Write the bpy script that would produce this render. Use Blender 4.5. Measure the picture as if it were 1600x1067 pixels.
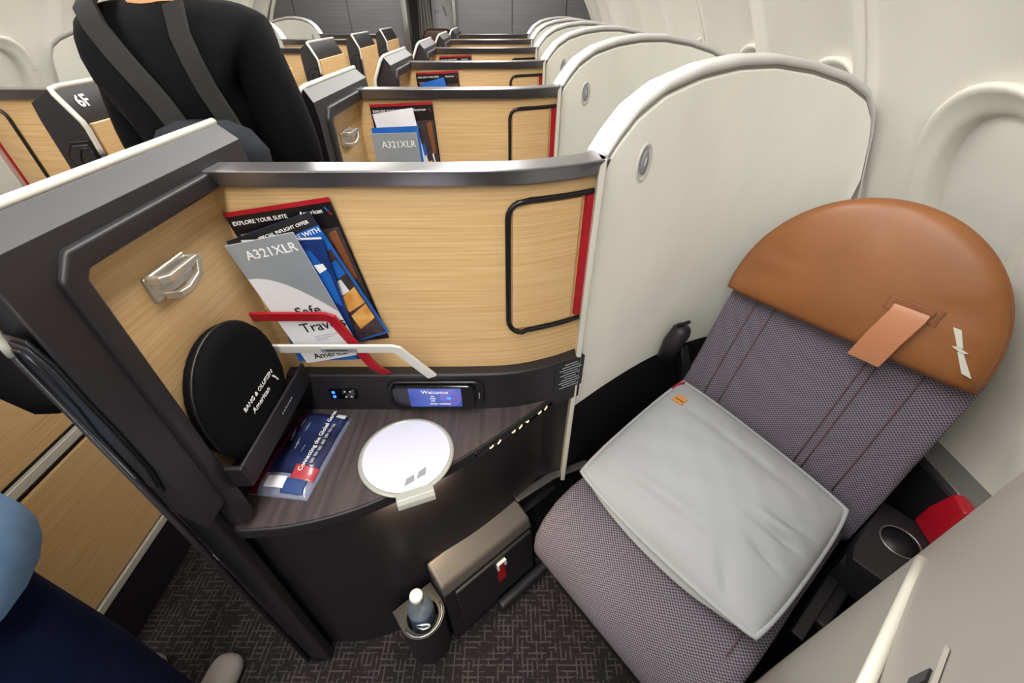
import bpy, bmesh, math, random
from mathutils import Vector, Matrix
random.seed(7)
for o in list(bpy.data.objects): bpy.data.objects.remove(o)
scene = bpy.context.scene
COL = scene.collection
# ------------------------------------------------------------------ camera, light, exposure
F_PX, PITCH, CAMZ = 658.0, math.radians(38.5), 1.42
cam = bpy.data.cameras.new('camera'); cam.sensor_width = 36; cam.lens = F_PX / 1600 * 36
cam.clip_start = 0.02
camo = bpy.data.objects.new('camera', cam); COL.objects.link(camo)
camo.location = (0, 0, CAMZ); camo.rotation_euler = (math.pi / 2 - PITCH, 0, 0)
scene.camera = camo
scene.view_settings.view_transform = 'Standard'; scene.view_settings.look = 'None'
scene.view_settings.gamma = 1; scene.view_settings.exposure = 0.1
scene.view_settings.use_curve_mapping = False
w = bpy.data.worlds.new('cabin_air'); scene.world = w; w.use_nodes = True
w.node_tree.nodes['Background'].inputs[0].default_value = (1.0, .985, .97, 1)
w.node_tree.nodes['Background'].inputs[1].default_value = 0.0      # the cabin is closed: no sky reaches it
AC = -0.82          # aisle centre line
PITCHY = 0.82       # suite spacing
def area(name, loc, sx, sy, power, color, rot=(0, 0, 0)):
    l = bpy.data.lights.new(name, 'AREA'); l.shape = 'RECTANGLE'; l.size = sx; l.size_y = sy
    l.energy = power; l.color = color
    o = bpy.data.objects.new(name, l); COL.objects.link(o); o.location = loc; o.rotation_euler = rot
    return o
# the cabin's own lamps run along the ceiling, above the picture
area('ceiling_strip_right_offscreen', (AC + .62, 1.5, 2.08), .22, 7.8, 100, (1, .99, .965))
area('ceiling_strip_left_offscreen', (AC - .62, 1.5, 2.08), .22, 7.8, 84, (1, .99, .965))
area('sidewall_cove_right_offscreen', (AC + 1.12, 1.5, 2.0), .06, 7.8, 16, (.70, .64, 1), (0, math.radians(-25), 0))
# ------------------------------------------------------------------ helpers
def ray(px, py):
    x = (px - 800) / F_PX; y = (533.5 - py) / F_PX
    c, s = math.cos(PITCH), math.sin(PITCH)
    return Vector((x, c + y * s, -s + y * c))
def pz(px, py, z):            # pixel on a level plane of known height
    r = ray(px, py); return Vector((0, 0, CAMZ)) + r * ((z - CAMZ) / r.z)
def py_(px, py, Y):           # pixel on a cross-cabin plane of known distance
    r = ray(px, py); return Vector((0, 0, CAMZ)) + r * (Y / r.y)
def px_(px, py, X):
    r = ray(px, py); return Vector((0, 0, CAMZ)) + r * (X / r.x)
def lin(h):
    h = h.lstrip('#'); c = [int(h[i:i + 2], 16) / 255 for i in (0, 2, 4)]
    return tuple((v / 12.92 if v <= .04045 else ((v + .055) / 1.055) ** 2.4) for v in c) + (1,)
MATS = {}
def nd(nt, t, **kw):
    n = nt.nodes.new(t)
    for k, v in kw.items(): setattr(n, k, v)
    return n
def mth(nt, op, a, b=None, c=None):
    n = nt.nodes.new('ShaderNodeMath'); n.operation = op
    for i, v in enumerate((a, b, c)):
        if v is None: continue
        if isinstance(v, (int, float)): n.inputs[i].default_value = v
        else: nt.links.new(v, n.inputs[i])
    return n.outputs[0]
def mat(name, col, rough=.5, metal=0, var=.06, scale=(8, 8, 8), bump=0, bscale=200, emit=0, emitcol=None, alpha=1, trans=0, sheen=0, coat=0, col2=None, detail=4):
    if name in MATS: return MATS[name]
    m = bpy.data.materials.new(name); m.use_nodes = True; nt = m.node_tree
    b = nt.nodes['Principled BSDF']; L = nt.links
    c = lin(col) if isinstance(col, str) else col
    b.inputs['Roughness'].default_value = rough; b.inputs['Metallic'].default_value = metal
    tc = nd(nt, 'ShaderNodeTexCoord'); mp = nd(nt, 'ShaderNodeMapping'); mp.inputs['Scale'].default_value = scale
    L.new(tc.outputs['Object'], mp.inputs['Vector'])
    nz = nd(nt, 'ShaderNodeTexNoise'); nz.inputs['Scale'].default_value = 1; nz.inputs['Detail'].default_value = detail
    L.new(mp.outputs[0], nz.inputs['Vector'])
    rp = nd(nt, 'ShaderNodeValToRGB'); rp.color_ramp.elements[0].position = .3; rp.color_ramp.elements[1].position = .7
    c2 = lin(col2) if col2 else tuple(min(1, v * (1 + var)) for v in c[:3]) + (1,)
    c1 = c if col2 else tuple(v * (1 - var) for v in c[:3]) + (1,)
    rp.color_ramp.elements[0].color = c1; rp.color_ramp.elements[1].color = c2
    L.new(nz.outputs[0], rp.inputs[0]); L.new(rp.outputs[0], b.inputs['Base Color'])
    if bump:
        n2 = nd(nt, 'ShaderNodeTexNoise'); n2.inputs['Scale'].default_value = bscale
        L.new(tc.outputs['Object'], n2.inputs['Vector'])
        bp = nd(nt, 'ShaderNodeBump'); bp.inputs['Strength'].default_value = bump; bp.inputs['Distance'].default_value = .002
        L.new(n2.outputs[0], bp.inputs['Height']); L.new(bp.outputs[0], b.inputs['Normal'])
    if emit:
        b.inputs['Emission Color'].default_value = lin(emitcol or col); b.inputs['Emission Strength'].default_value = emit
    if rough >= .85: b.inputs['Specular IOR Level'].default_value = .15
    if trans: b.inputs['Transmission Weight'].default_value = trans
    if alpha < 1: b.inputs['Alpha'].default_value = alpha
    if sheen: b.inputs['Sheen Weight'].default_value = sheen
    if coat: b.inputs['Coat Weight'].default_value = coat
    MATS[name] = m
    return m
mat('oak', '#c29c68', .5, col2='#d4b486', scale=(5, 5, 260), bump=.06, bscale=150)
mat('oak_side', '#c29c68', .5, col2='#d4b486', scale=(5, 5, 260), bump=.06, bscale=150)
mat('charcoal', '#1c1a1e', .48, var=.05, bump=.05, bscale=500)
mat('charcoal_dark', '#1c1a1e', .45, var=.05, bump=.05, bscale=500)
mat('black_plastic', '#0d0d10', .35)
mat('black_gloss', '#050507', .12)
mat('armrest_grey', '#5a5553', .35, metal=.3)
mat('cap_grey', '#8f8d90', .3, metal=.85, var=.04)
mat('trim_silver', '#cfcdc2', .35, metal=.2, var=.03)
mat('shell_white', '#f1f1e9', .75, var=.05, scale=(5, 5, 3), bump=.08, bscale=700)
mat('shell_rim', '#c9c7c6', .25, var=.03)
mat('shell_grey', '#98938b', .42, metal=.15, var=.03)
mat('sidewall', '#d2d0c7', .55, var=.03, scale=(3, 3, 3))
mat('shade', '#d0d1c9', .6, var=.03)
mat('red', '#a30d20', .4)
mat('table_wood', '#372f31', .4, col2='#514748', scale=(90, 4, 4), bump=.05, bscale=300)
mat('silver', '#c4bfb4', .3, metal=.75, var=.05)
mat('white_plastic', '#d9d7d2', .35)
mat('leather', '#84512a', .42, col2='#905b30', scale=(7, 7, 7), bump=.3, bscale=42)
mat('leather_edge', '#7d4a24', .5)
mat('leather_tab', '#b67a57', .4, bump=.2, bscale=250)
mat('pillow', '#a0a3a7', .9, var=.03, bump=.25, bscale=400)
mat('seam', '#5a3f48', .8)
mat('patch', '#c98a45', .7)
mat('ink', '#1a1412', .6)
mat('white_ink', '#f2f2f2', .5)
mat('grey_ink', '#8d8f96', .5)
mat('paper', '#dcdce2', .5, var=.02)
mat('card_black', '#151013', .3)
mat('card_blue', '#1d5fb5', .35, var=.15, scale=(20, 20, 20))
mat('card_navy', '#14306e', .35, var=.2, scale=(20, 20, 20))
mat('card_grey', '#8b9299', .4)
mat('card_orange', '#c27a2a', .4, col2='#e3b46a', scale=(40, 40, 40))
mat('card_dim', '#3c3236', .4, var=.4, scale=(60, 60, 60))
mat('case_fabric', '#070609', .95, var=.2, bump=.2, bscale=600)
mat('pouch_print', '#10122c', .18, col2='#2b355f', scale=(14, 14, 14), coat=.6)
mat('pouch_maroon', '#6b0f33', .22, var=.3, scale=(30, 30, 30), coat=.5)
mat('pouch_clear', '#7f8398', .12, var=.2, scale=(40, 40, 40), coat=.6)
mat('pouch_red', '#a83a44', .25, coat=.5)
mat('pouch_blue', '#1c3a72', .6)
mat('pad_white', '#d3d4e6', .4, var=.02)
mat('pad_rim', '#a9aaa2', .2, var=.02, coat=.5)
mat('screen', '#1c2f78', .2, col2='#5a6ec0', scale=(12, 12, 12), emit=.35, emitcol='#3550b4', detail=0)
mat('screen_glow', '#5d5aa8', .2, emit=.35, emitcol='#6a66c0')
mat('screen_dark', '#140f1e', .2)
mat('led_blue', '#2a6cff', .3, emit=3, emitcol='#2a6cff')
mat('glow_icon', '#ffe2b0', .4, emit=1.4, emitcol='#ffdfae')
mat('under_light', '#ffd9a0', .4, emit=5, emitcol='#ffcf90')
mat('ceiling', '#d8d6cf', .7, var=.02)
mat('ceiling_lamp', '#fff6e6', .5, emit=2.2, emitcol='#fff1dc')
mat('bulkhead', '#57575a', .5, col2='#616164', scale=(2, 2, 50))
mat('curtain', '#8a8784', .8, var=.15, scale=(30, 30, 2))
mat('chrome', '#b5b6b8', .15, metal=.9, var=.05)
mat('brown_leather', '#4a2a1c', .4, var=.15)
mat('skin', '#c08a56', .55, var=.05, scale=(20, 20, 20))
mat('black_cloth', '#050507', .95, var=.3, scale=(30, 30, 30), bump=.4, bscale=300)
mat('strap_grey', '#2b2b2a', .85, var=.2, bump=.3, bscale=400)
mat('bag_grey', '#24272c', .85, var=.25, scale=(20, 20, 20), bump=.3, bscale=300)
mat('hair', '#22150f', .6, var=.3)
mat('navy_cloth', '#071030', .95, var=.2, scale=(40, 40, 40), bump=.3, bscale=500)
mat('blue_cloth', '#6f93bd', .9, var=.08, scale=(30, 30, 30), bump=.2, bscale=400)
mat('shoe', '#8d8886', .6)
mat('red_cloth', '#a81420', .8)
mat('water', '#a9b4ba', .05, var=.02, alpha=.25)
mat('bottle_label', '#2c3a52', .4, var=.3, scale=(60, 60, 60))
mat('amber', '#c2a05a', .5)
mat('galley_white', '#d6d8dc', .4)
mat('galley_blue', '#6f7da8', .4, col2='#dfe2ee', scale=(60, 1, 4))
# woven seat cloth
def weave():
    m = bpy.data.materials.new('seat_cloth'); m.use_nodes = True; nt = m.node_tree; L = nt.links; b = nt.nodes['Principled BSDF']
    tc = nd(nt, 'ShaderNodeTexCoord'); sp = nd(nt, 'ShaderNodeSeparateXYZ'); L.new(tc.outputs['Object'], sp.inputs[0])
    K = 2 * math.pi / .0085
    u = mth(nt, 'SINE', mth(nt, 'MULTIPLY', mth(nt, 'ADD', sp.outputs[0], sp.outputs[2]), K))
    v = mth(nt, 'SINE', mth(nt, 'MULTIPLY', sp.outputs[1], K))
    p = mth(nt, 'MULTIPLY_ADD', mth(nt, 'MULTIPLY', u, v), .5, .5)
    nz = nd(nt, 'ShaderNodeTexNoise'); nz.inputs['Scale'].default_value = 350; L.new(tc.outputs['Object'], nz.inputs['Vector'])
    q = mth(nt, 'ADD', mth(nt, 'MULTIPLY', p, .8), mth(nt, 'MULTIPLY', nz.outputs[0], .3))
    rp = nd(nt, 'ShaderNodeValToRGB'); rp.color_ramp.elements[0].position = .25; rp.color_ramp.elements[1].position = .85
    rp.color_ramp.elements[0].color = lin('#262129'); rp.color_ramp.elements[1].color = lin('#817a87')
    L.new(q, rp.inputs[0]); L.new(rp.outputs[0], b.inputs['Base Color']); b.inputs['Roughness'].default_value = .9
    bp = nd(nt, 'ShaderNodeBump'); bp.inputs['Strength'].default_value = .35; bp.inputs['Distance'].default_value = .002
    L.new(q, bp.inputs['Height']); L.new(bp.outputs[0], b.inputs['Normal'])
    MATS['seat_cloth'] = m
weave()
def carpet():
    m = bpy.data.materials.new('carpet'); m.use_nodes = True; nt = m.node_tree; L = nt.links; b = nt.nodes['Principled BSDF']
    tc = nd(nt, 'ShaderNodeTexCoord'); sp = nd(nt, 'ShaderNodeSeparateXYZ'); L.new(tc.outputs['Object'], sp.inputs[0])
    def band(o, per, wid): return mth(nt, 'LESS_THAN', mth(nt, 'FRACT', mth(nt, 'MULTIPLY', o, 1 / per)), wid)
    def noise(sc):
        mp = nd(nt, 'ShaderNodeMapping'); mp.inputs['Scale'].default_value = sc; L.new(tc.outputs['Object'], mp.inputs['Vector'])
        n = nd(nt, 'ShaderNodeTexNoise'); n.inputs['Scale'].default_value = 1; n.inputs['Detail'].default_value = 3; L.new(mp.outputs[0], n.inputs['Vector']); return n.outputs[0]
    a = mth(nt, 'MULTIPLY', band(sp.outputs[0], .0135, .3), mth(nt, 'GREATER_THAN', noise((74, 22, 1)), .50))
    c = mth(nt, 'MULTIPLY', band(sp.outputs[1], .0135, .3), mth(nt, 'GREATER_THAN', noise((22, 74, 1)), .50))
    g = mth(nt, 'MULTIPLY', mth(nt, 'MAXIMUM', a, c), mth(nt, 'ADD', mth(nt, 'MULTIPLY', noise((400, 400, 400)), 1.0), .2))
    rp = nd(nt, 'ShaderNodeValToRGB'); rp.color_ramp.elements[0].color = lin('#171214'); rp.color_ramp.elements[1].color = lin('#4b4547')
    L.new(g, rp.inputs[0]); L.new(rp.outputs[0], b.inputs['Base Color']); b.inputs['Roughness'].default_value = 1
    bp = nd(nt, 'ShaderNodeBump'); bp.inputs['Strength'].default_value = .5; bp.inputs['Distance'].default_value = .003
    L.new(noise((500, 500, 500)), bp.inputs['Height']); L.new(bp.outputs[0], b.inputs['Normal'])
    MATS['carpet'] = m
carpet()

WORLD = {}      # world offset of each thing / part (translation only)
def tag(o, label=None, cat=None, group=None, kind=None):
    if label: o['label'] = label
    if cat: o['category'] = cat
    if group: o['group'] = group
    if kind: o['kind'] = kind
    return o
def thing(name, label, cat, loc=(0, 0, 0), group=None, kind=None, rz=0):
    o = bpy.data.objects.new(name, None); o.empty_display_size = .05; COL.objects.link(o); o.location = loc; o.rotation_euler = (0, 0, rz)
    WORLD[o] = Vector(loc) if not rz else Vector((0, 0, 0))
    return tag(o, label, cat, group, kind)
class MB:
    def __init__(s): s.v = []; s.f = []; s.sm = []
    def add(s, vs, fs, smooth=False):
        n = len(s.v); s.v += [Vector(p) for p in vs]; s.f += [tuple(i + n for i in f) for f in fs]; s.sm += [smooth] * len(fs); return s
    def box(s, lo, hi):
        x0, y0, z0 = lo; x1, y1, z1 = hi
        return s.add([(x0, y0, z0), (x1, y0, z0), (x1, y1, z0), (x0, y1, z0), (x0, y0, z1), (x1, y0, z1), (x1, y1, z1), (x0, y1, z1)],
                     [(0, 3, 2, 1), (4, 5, 6, 7), (0, 1, 5, 4), (1, 2, 6, 5), (2, 3, 7, 6), (3, 0, 4, 7)])
    def prism(s, bottom, top, smooth=False):      # two loops of 3-D points
        n = len(bottom)
        s.add(list(bottom) + list(top), [tuple(range(n))[::-1], tuple(range(n, 2 * n))])
        s.add(list(bottom) + list(top), [(i, (i + 1) % n, (i + 1) % n + n, i + n) for i in range(n)], smooth); return s
    def loft(s, loops, cap=True, closed=True, smooth=True):
        n = len(loops[0]); vs = [p for l in loops for p in l]; fs = []
        for k in range(len(loops) - 1):
            for i in range(n if closed else n - 1):
                j = (i + 1) % n; fs.append((k * n + i, k * n + j, (k + 1) * n + j, (k + 1) * n + i))
        s.add(vs, fs, smooth)
        if cap and closed:
            s.add(loops[0], [tuple(range(n))[::-1]], smooth); s.add(loops[-1], [tuple(range(n))], smooth)
        return s
    def tube(s, pts, r, n=10, closed=False):
        pts = [Vector(p) for p in pts]; loops = []; m = len(pts)
        u = None
        for i, p in enumerate(pts):
            a = pts[(i - 1) % m] if (closed or i > 0) else pts[i]; b = pts[(i + 1) % m] if (closed or i < m - 1) else pts[i]
            t = (b - a).normalized()
            if u is None:
                u = t.cross(Vector((0, 0, 1)))
                if u.length < .05: u = t.cross(Vector((1, 0, 0)))
            u = (u - t * u.dot(t)).normalized(); v = u.cross(t); rr = r[i] if isinstance(r, (list, tuple)) else r
            loops.append([p + (u * math.cos(k / n * 2 * math.pi) + v * math.sin(k / n * 2 * math.pi)) * rr for k in range(n)])
        if closed: loops.append(loops[0])
        return s.loft(loops, cap=not closed)
    def bar(s, pts, wdir, hw, ht, closed=False):    # rectangular bar: wdir = width axis, mitred
        pts = [Vector(p) for p in pts]; wv = Vector(wdir).normalized(); loops = []; m = len(pts)
        for i, p in enumerate(pts):
            t0 = (p - pts[i - 1]).normalized() if (i > 0 or closed) else None
            t1 = (pts[(i + 1) % m] - p).normalized() if (i < m - 1 or closed) else None
            ts = [t for t in (t0, t1) if t is not None]
            ns = [wv.cross(t).normalized() for t in ts]; nn = sum(ns, Vector()).normalized(); k = 1 / max(.35, nn.dot(ns[0]))
            loops.append([p + wv * hw + nn * ht * k, p - wv * hw + nn * ht * k, p - wv * hw - nn * ht * k, p + wv * hw - nn * ht * k])
        if closed: loops.append(loops[0])
        return s.loft(loops, cap=not closed, smooth=False)
    def lathe(s, prof, c=(0, 0, 0), n=28):
        c = Vector(c); loops = [[c + Vector((r * math.cos(k / n * 2 * math.pi), r * math.sin(k / n * 2 * math.pi), z)) for k in range(n)] for r, z in prof]
        return s.loft(loops)
def part(name, mb, m, parent=None, bevel=0, seg=2, sub=0, label=None, kind=None, smooth=None):
    me = bpy.data.meshes.new(name); off = WORLD.get(parent, Vector((0, 0, 0))) if parent is not None else Vector((0, 0, 0))
    me.from_pydata([tuple(p - off) for p in mb.v], [], mb.f); me.update()
    bm = bmesh.new(); bm.from_mesh(me)
    for f, sm in zip(bm.faces, mb.sm): f.smooth = sm if smooth is None else smooth
    bmesh.ops.remove_doubles(bm, verts=bm.verts, dist=1e-5); bmesh.ops.recalc_face_normals(bm, faces=bm.faces)
    bm.to_mesh(me); bm.free()
    me.materials.append(MATS[m]); o = bpy.data.objects.new(name, me); COL.objects.link(o)
    if parent is not None: o.parent = parent; WORLD[o] = off
    if bevel:
        b = o.modifiers.new('bevel', 'BEVEL'); b.width = bevel; b.segments = seg; b.limit_method = 'ANGLE'; b.angle_limit = math.radians(35)
        for p in me.polygons: p.use_smooth = True
        o.modifiers.new('wn', 'WEIGHTED_NORMAL')
    if sub:
        sb = o.modifiers.new('sub', 'SUBSURF'); sb.levels = sub; sb.render_levels = sub
    if label: o['label'] = label
    if kind: o['kind'] = kind
    return o
def solo(name, mb, m, label, cat, base, group=None, kind=None, **kw):
    base = Vector(base); WORLD['_solo'] = base
    t = MB(); t.v = [p - base for p in mb.v]; t.f = mb.f; t.sm = mb.sm
    o = part(name, t, m, None, **kw); o.location = base; WORLD[o] = base
    return tag(o, label, cat, group, kind)
def copy_tree(o, parent=None, dloc=None, rename=None):
    c = o.copy(); COL.objects.link(c); c.parent = parent
    if dloc is not None: c.location = o.location + Vector(dloc)
    for ch in [x for x in bpy.data.objects if x.parent == o]: copy_tree(ch, c)
    return c
def text(name, s, size, org, xd, yd, m, parent, align='LEFT', depth=.0004, bold=0):
    cu = bpy.data.curves.new(name, 'FONT'); cu.body = s; cu.size = size; cu.extrude = depth; cu.align_x = align; cu.resolution_u = 2; cu.offset = bold
    t = bpy.data.objects.new(name + '_tmp', cu); COL.objects.link(t); bpy.context.view_layer.update()
    dg = bpy.context.evaluated_depsgraph_get(); me = bpy.data.meshes.new_from_object(t.evaluated_get(dg)); bpy.data.objects.remove(t)
    xd = Vector(xd).normalized(); yd = (Vector(yd) - xd * Vector(yd).dot(xd)).normalized(); zd = xd.cross(yd)
    M = Matrix(((xd.x, yd.x, zd.x, 0), (xd.y, yd.y, zd.y, 0), (xd.z, yd.z, zd.z, 0), (0, 0, 0, 1)))
    me.transform(M); me.transform(Matrix.Translation(Vector(org) - WORLD[parent])); me.materials.clear(); me.materials.append(MATS[m])
    me.name = name; o = bpy.data.objects.new(name, me); COL.objects.link(o); o.parent = parent; WORLD[o] = WORLD[parent]
    return o
def poly(pts, nrm, th):     # thin plate from 3-D outline, grown along nrm
    n = Vector(nrm).normalized() * th; mb = MB(); mb.prism([Vector(p) for p in pts], [Vector(p) + n for p in pts]); return mb
def smooth_path(pts, step=.02):
    P = [Vector(p) for p in pts]; out = []
    for i in range(len(P) - 1):
        p0 = P[i - 1] if i > 0 else P[i] * 2 - P[i + 1]; p1, p2 = P[i], P[i + 1]; p3 = P[i + 2] if i + 2 < len(P) else P[i + 1] * 2 - P[i]
        n = max(1, int((p2 - p1).length / step))
        for k in range(n):
            t = k / n; out.append(.5 * ((2 * p1) + (p2 - p0) * t + (2 * p0 - 5 * p1 + 4 * p2 - p3) * t * t + (3 * p1 - p0 - 3 * p2 + p3) * t ** 3))
    out.append(P[-1]); return out
def offs(path, d):          # offset plan path to its right-hand side (towards -Y for a path running +X)
    out = []
    for i, p in enumerate(path):
        a = path[max(0, i - 1)]; b = path[min(len(path) - 1, i + 1)]; t = (b - a).normalized()
        out.append(Vector((p.x + t.y * d, p.y - t.x * d)))
    return out
def strip(path, d0, d1, z0, z1, z0b=None, z1b=None):      # solid following a plan path; d0 = near offset, d1 = far offset
    A, B = offs(path, d0), offs(path, d1); mb = MB(); fz = lambda z, i: z[i] if isinstance(z, list) else z
    loops = []
    for i in range(len(path)):
        a, b = A[i], B[i]; l, h = fz(z0, i), fz(z1, i); hb = h if z1b is None else fz(z1b, i); lb = l if z0b is None else z0b
        loops.append([Vector((a.x, a.y, l)), Vector((b.x, b.y, lb)), Vector((b.x, b.y, hb)), Vector((a.x, a.y, h))])
    return mb.loft(loops, smooth=False)
def rrect(w, h, r, n=5):
    out = []
    for cx, cy, a0 in ((w / 2 - r, h / 2 - r, 0), (-w / 2 + r, h / 2 - r, 90), (-w / 2 + r, -h / 2 + r, 180), (w / 2 - r, -h / 2 + r, 270)):
        for k in range(n + 1):
            a = math.radians(a0 + 90 * k / n); out.append((cx + r * math.cos(a), cy + r * math.sin(a)))
    return out
def plate(c, xd, yd, outline, th):
    c = Vector(c); xd = Vector(xd).normalized(); yd = Vector(yd).normalized(); n = xd.cross(yd)
    return poly([c + xd * a + yd * b for a, b in outline], n, th)
def flight_logo(parent, org, xd, yd, s, mats, th=.0006):
    org = Vector(org); xd = Vector(xd).normalized(); yd = Vector(yd).normalized(); n = xd.cross(yd)
    Q = lambda l: [org + xd * (a * s) + yd * (b * s) for a, b in l]
    part('emblem', poly(Q([(-.55, .75), (-.2, .8), (.12, .12), (-.1, .1)]), n, th), mats[0], parent)
    part('emblem', poly(Q([(-.05, .05), (.12, .08), (.55, -.8), (.2, -.75)]), n, th), mats[1], parent)
    part('emblem', poly(Q([(-.22, .16), (.05, .2), (.3, .05), (.02, .0)]), n, th * 1.5), mats[0], parent)

# ------------------------------------------------------------------ the cabin shell
RW = 1.845
def xw(z): return math.sqrt(max(.01, RW * RW - (z - .5) ** 2))       # half width of the cabin at height z
WIN_DY, WIN_Z = .533, 1.075
def scoop(dy, z):
    r = math.hypot(dy / .215, (z - 1.28) / .66)
    return .115 * (1 - r) ** .5 if r < 1 else 0
def dish(y, z, y0):
    dy = y - y0 - round((y - y0) / WIN_DY) * WIN_DY
    d = scoop(dy, z)
    if (abs(dy / .148) ** 2.4 + abs((z - WIN_Z) / .204) ** 2.4) < 1: d += .10
    return d
def sidewall(name, side, y0, Y0, Y1):
    ny, nz = int((Y1 - Y0) / .0165), 84; mb = MB(); vs = []; fs = []
    for j in range(nz + 1):
        z = j / nz * 2.05
        for i in range(ny + 1):
            y = Y0 + (Y1 - Y0) * i / ny
            vs.append((AC + side * (xw(z) + dish(y, z, y0)), y, z))
    for j in range(nz):
        for i in range(ny):
            a = j * (ny + 1) + i; fs.append((a, a + 1, a + ny + 2, a + ny + 1))
    mb.add(vs, fs, True); o = part(name, mb, 'sidewall'); tag(o, kind='structure')
    k = 0
    while y0 + WIN_DY * (k + .5) < Y1:            # panel joints every other window
        if y0 + WIN_DY * (k + .5) > Y0:
            yy = y0 + WIN_DY * (k + .5); jb = MB(); zs = [.3 + i * .05 for i in range(35)]
            jb.tube([(AC + side * (xw(z) + .0005), yy, z) for z in zs], .0035, 6); part('panel_joint', jb, 'trim_silver', o)
        k += 2
    return o
WR = sidewall('wall_right', 1, .918, -2.6, 5.45)
WL = sidewall('wall_left', -1, .98, -2.6, 5.45)
mb = MB(); mb.box((AC - 1.9, -2.7, -.04), (AC + 1.9, 7.6, 0)); tag(part('floor', mb, 'carpet'), kind='structure')
mb = MB(); loops = []
for y in (-2.7, 7.6):
    loops.append([Vector((AC + x, y, z)) for x, z in [(-1.4, 2.03), (-1.05, 2.03), (-.75, 2.12), (-.4, 2.2), (0, 2.22), (.4, 2.2), (.75, 2.12), (1.05, 2.03), (1.4, 2.03), (1.4, 2.26), (-1.4, 2.26)]])
mb.loft(loops, smooth=False); tag(part('ceiling', mb, 'ceiling'), kind='structure')
for nm_, lo_c, hi_c in (('wall_front', (AC - 1.95, -2.7, 0), (AC + 1.95, -2.6, 2.26)), ('wall_galley_end', (AC - 1.95, 7.5, 0), (AC + 1.95, 7.6, 2.26)),
                        ('wall_galley_right', (AC + 1.3, 5.5, 0), (AC + 1.36, 7.5, 2.26)), ('wall_galley_left', (AC - 1.36, 5.5, 0), (AC - 1.3, 7.5, 2.26))):
    tag(part(nm_, MB().box(lo_c, hi_c), 'sidewall'), kind='structure')
# windows
def window(idx, side, yc):
    t = thing('window_%d' % idx, None, None, (AC + side * xw(WIN_Z), yc, WIN_Z)); t['kind'] = 'structure'
    def oval(hw, hh, dep, flat=False):
        L = []
        for k in range(48):
            a = k / 48 * 2 * math.pi; c, s = math.cos(a), math.sin(a)
            y = hw * math.copysign(abs(c) ** .85, c); z = hh * math.copysign(abs(s) ** .85, s)
            ry_, rz_ = .174 * math.copysign(abs(c) ** .85, c), .234 * math.copysign(abs(s) ** .85, s)
            L.append(Vector((AC + side * (xw(WIN_Z + z) + (0 if flat else .5 * scoop(ry_, WIN_Z + rz_) - .021) + dep), yc + y, WIN_Z + z)))
        return L
    mb = MB(); mb.loft([oval(.174, .234, .13), oval(.174, .234, .064), oval(.170, .229, .054), oval(.163, .221, .052), oval(.157, .214, .058), oval(.140, .193, .072), oval(.132, .182, .076), oval(.127, .176, .086), oval(.125, .173, .13)], cap=False)
    part('window_frame', mb, 'sidewall', t)
    mb = MB(); mb.loft([oval(.131 * k_, .180 * k_, .125, True) for k_ in (1, .8, .6, .4, .2, .004)], cap=False); part('window_shade', mb, 'shade', t)
    return t
n = 1
for side, y0, rng in ((1, .918, range(0, 7)), (-1, .98, range(1, 7))):
    for k in rng: window(n, side, y0 + WIN_DY * k); n += 1
# ceiling lamps
for s, lb in ((1, 'long warm ceiling light strip above the window seats beside the white shell'), (-1, 'long warm ceiling light strip above the opposite row with seat 6F')):
    mb = MB(); mb.box((AC + s * .62 - .11, -2.4, 2.095), (AC + s * .62 + .11, 5.4, 2.13))
    solo('ceiling_light_offscreen', mb, 'ceiling_lamp', lb, 'ceiling light', (AC + s * .62, 1.5, 2.095))
# bulkhead and what stands behind it
def bulk(name, x0, x1):
    mb = MB(); mb.box((x0, 5.45, 0), (x1, 5.50, 2.2)); o = part(name, mb, 'bulkhead'); tag(o, kind='structure'); WORLD[o] = Vector((0, 0, 0)); return o
BR = bulk('wall_back_right', AC + .25, AC + 1.9); BL = bulk('wall_back_left', AC - 1.9, AC - .27)
for s, o in ((1, BR), (-1, BL)):
    mb = MB(); x0 = AC + s * .27 if s > 0 else AC - .29
    for a, b in ((.0, .55), (.56, 1.1), (1.11, 1.6)):
        lo, hi = sorted((x0 + s * a, x0 + s * b)); q = MB(); q.box((lo, 5.435, .05), (hi, 5.455, 2.1)); part('panel', q, 'bulkhead', o, bevel=.004)
mb = MB(); mb.box((AC - .30, 5.40, 0), (AC - .24, 5.54, 2.2)); tag(part('trim_1', mb, 'chrome', bevel=.01), kind='structure')
mb = MB(); mb.box((AC + .21, 5.42, 0), (AC + .25, 5.52, 2.2)); tag(part('trim_2', mb, 'chrome', bevel=.01), kind='structure')
for s in (1, -1):
    mb = MB(); mb.tube([(AC + s * (xw(z) - .01), 5.42, z) for z in [.2 + .1 * i for i in range(19)]], .018, 8); tag(part('trim_%d' % (3 if s > 0 else 4), mb, 'trim_silver'), kind='structure')
mb = MB(); L = []
for z in (.05, .6, 1.1, 1.3, 1.5, 1.9, 2.15):
    w_ = .085 - .035 * math.exp(-((z - 1.42) / .12) ** 2); row = []
    for k in range(17): u = k / 16 * 2 - 1; row.append(Vector((AC - .15 + u * w_, 5.92 + .03 * math.sin(k * 1.6), z)))
    row += [p + Vector((0, .012, 0)) for p in row[::-1]]; L.append(row)
mb.loft(L); solo('galley_curtain', mb, 'curtain', 'grey curtain gathered by a tie at the aisle end doorway', 'curtain', (AC - .15, 5.92, 0), bevel=0)
t = thing('galley_door_panel', 'white galley panel with a grey emblem beyond the dark bulkhead', 'panel', (AC + .03, 6.1, 0))
mb = MB(); mb.box((AC - .1, 6.1, 0), (AC + .17, 6.14, 2.15)); part('board', mb, 'galley_white', t, bevel=.01)
text('lettering', 'es', .07, (AC - .07, 6.098, 1.36), (1, 0, 0), (0, 0, 1), 'grey_ink', t)
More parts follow.
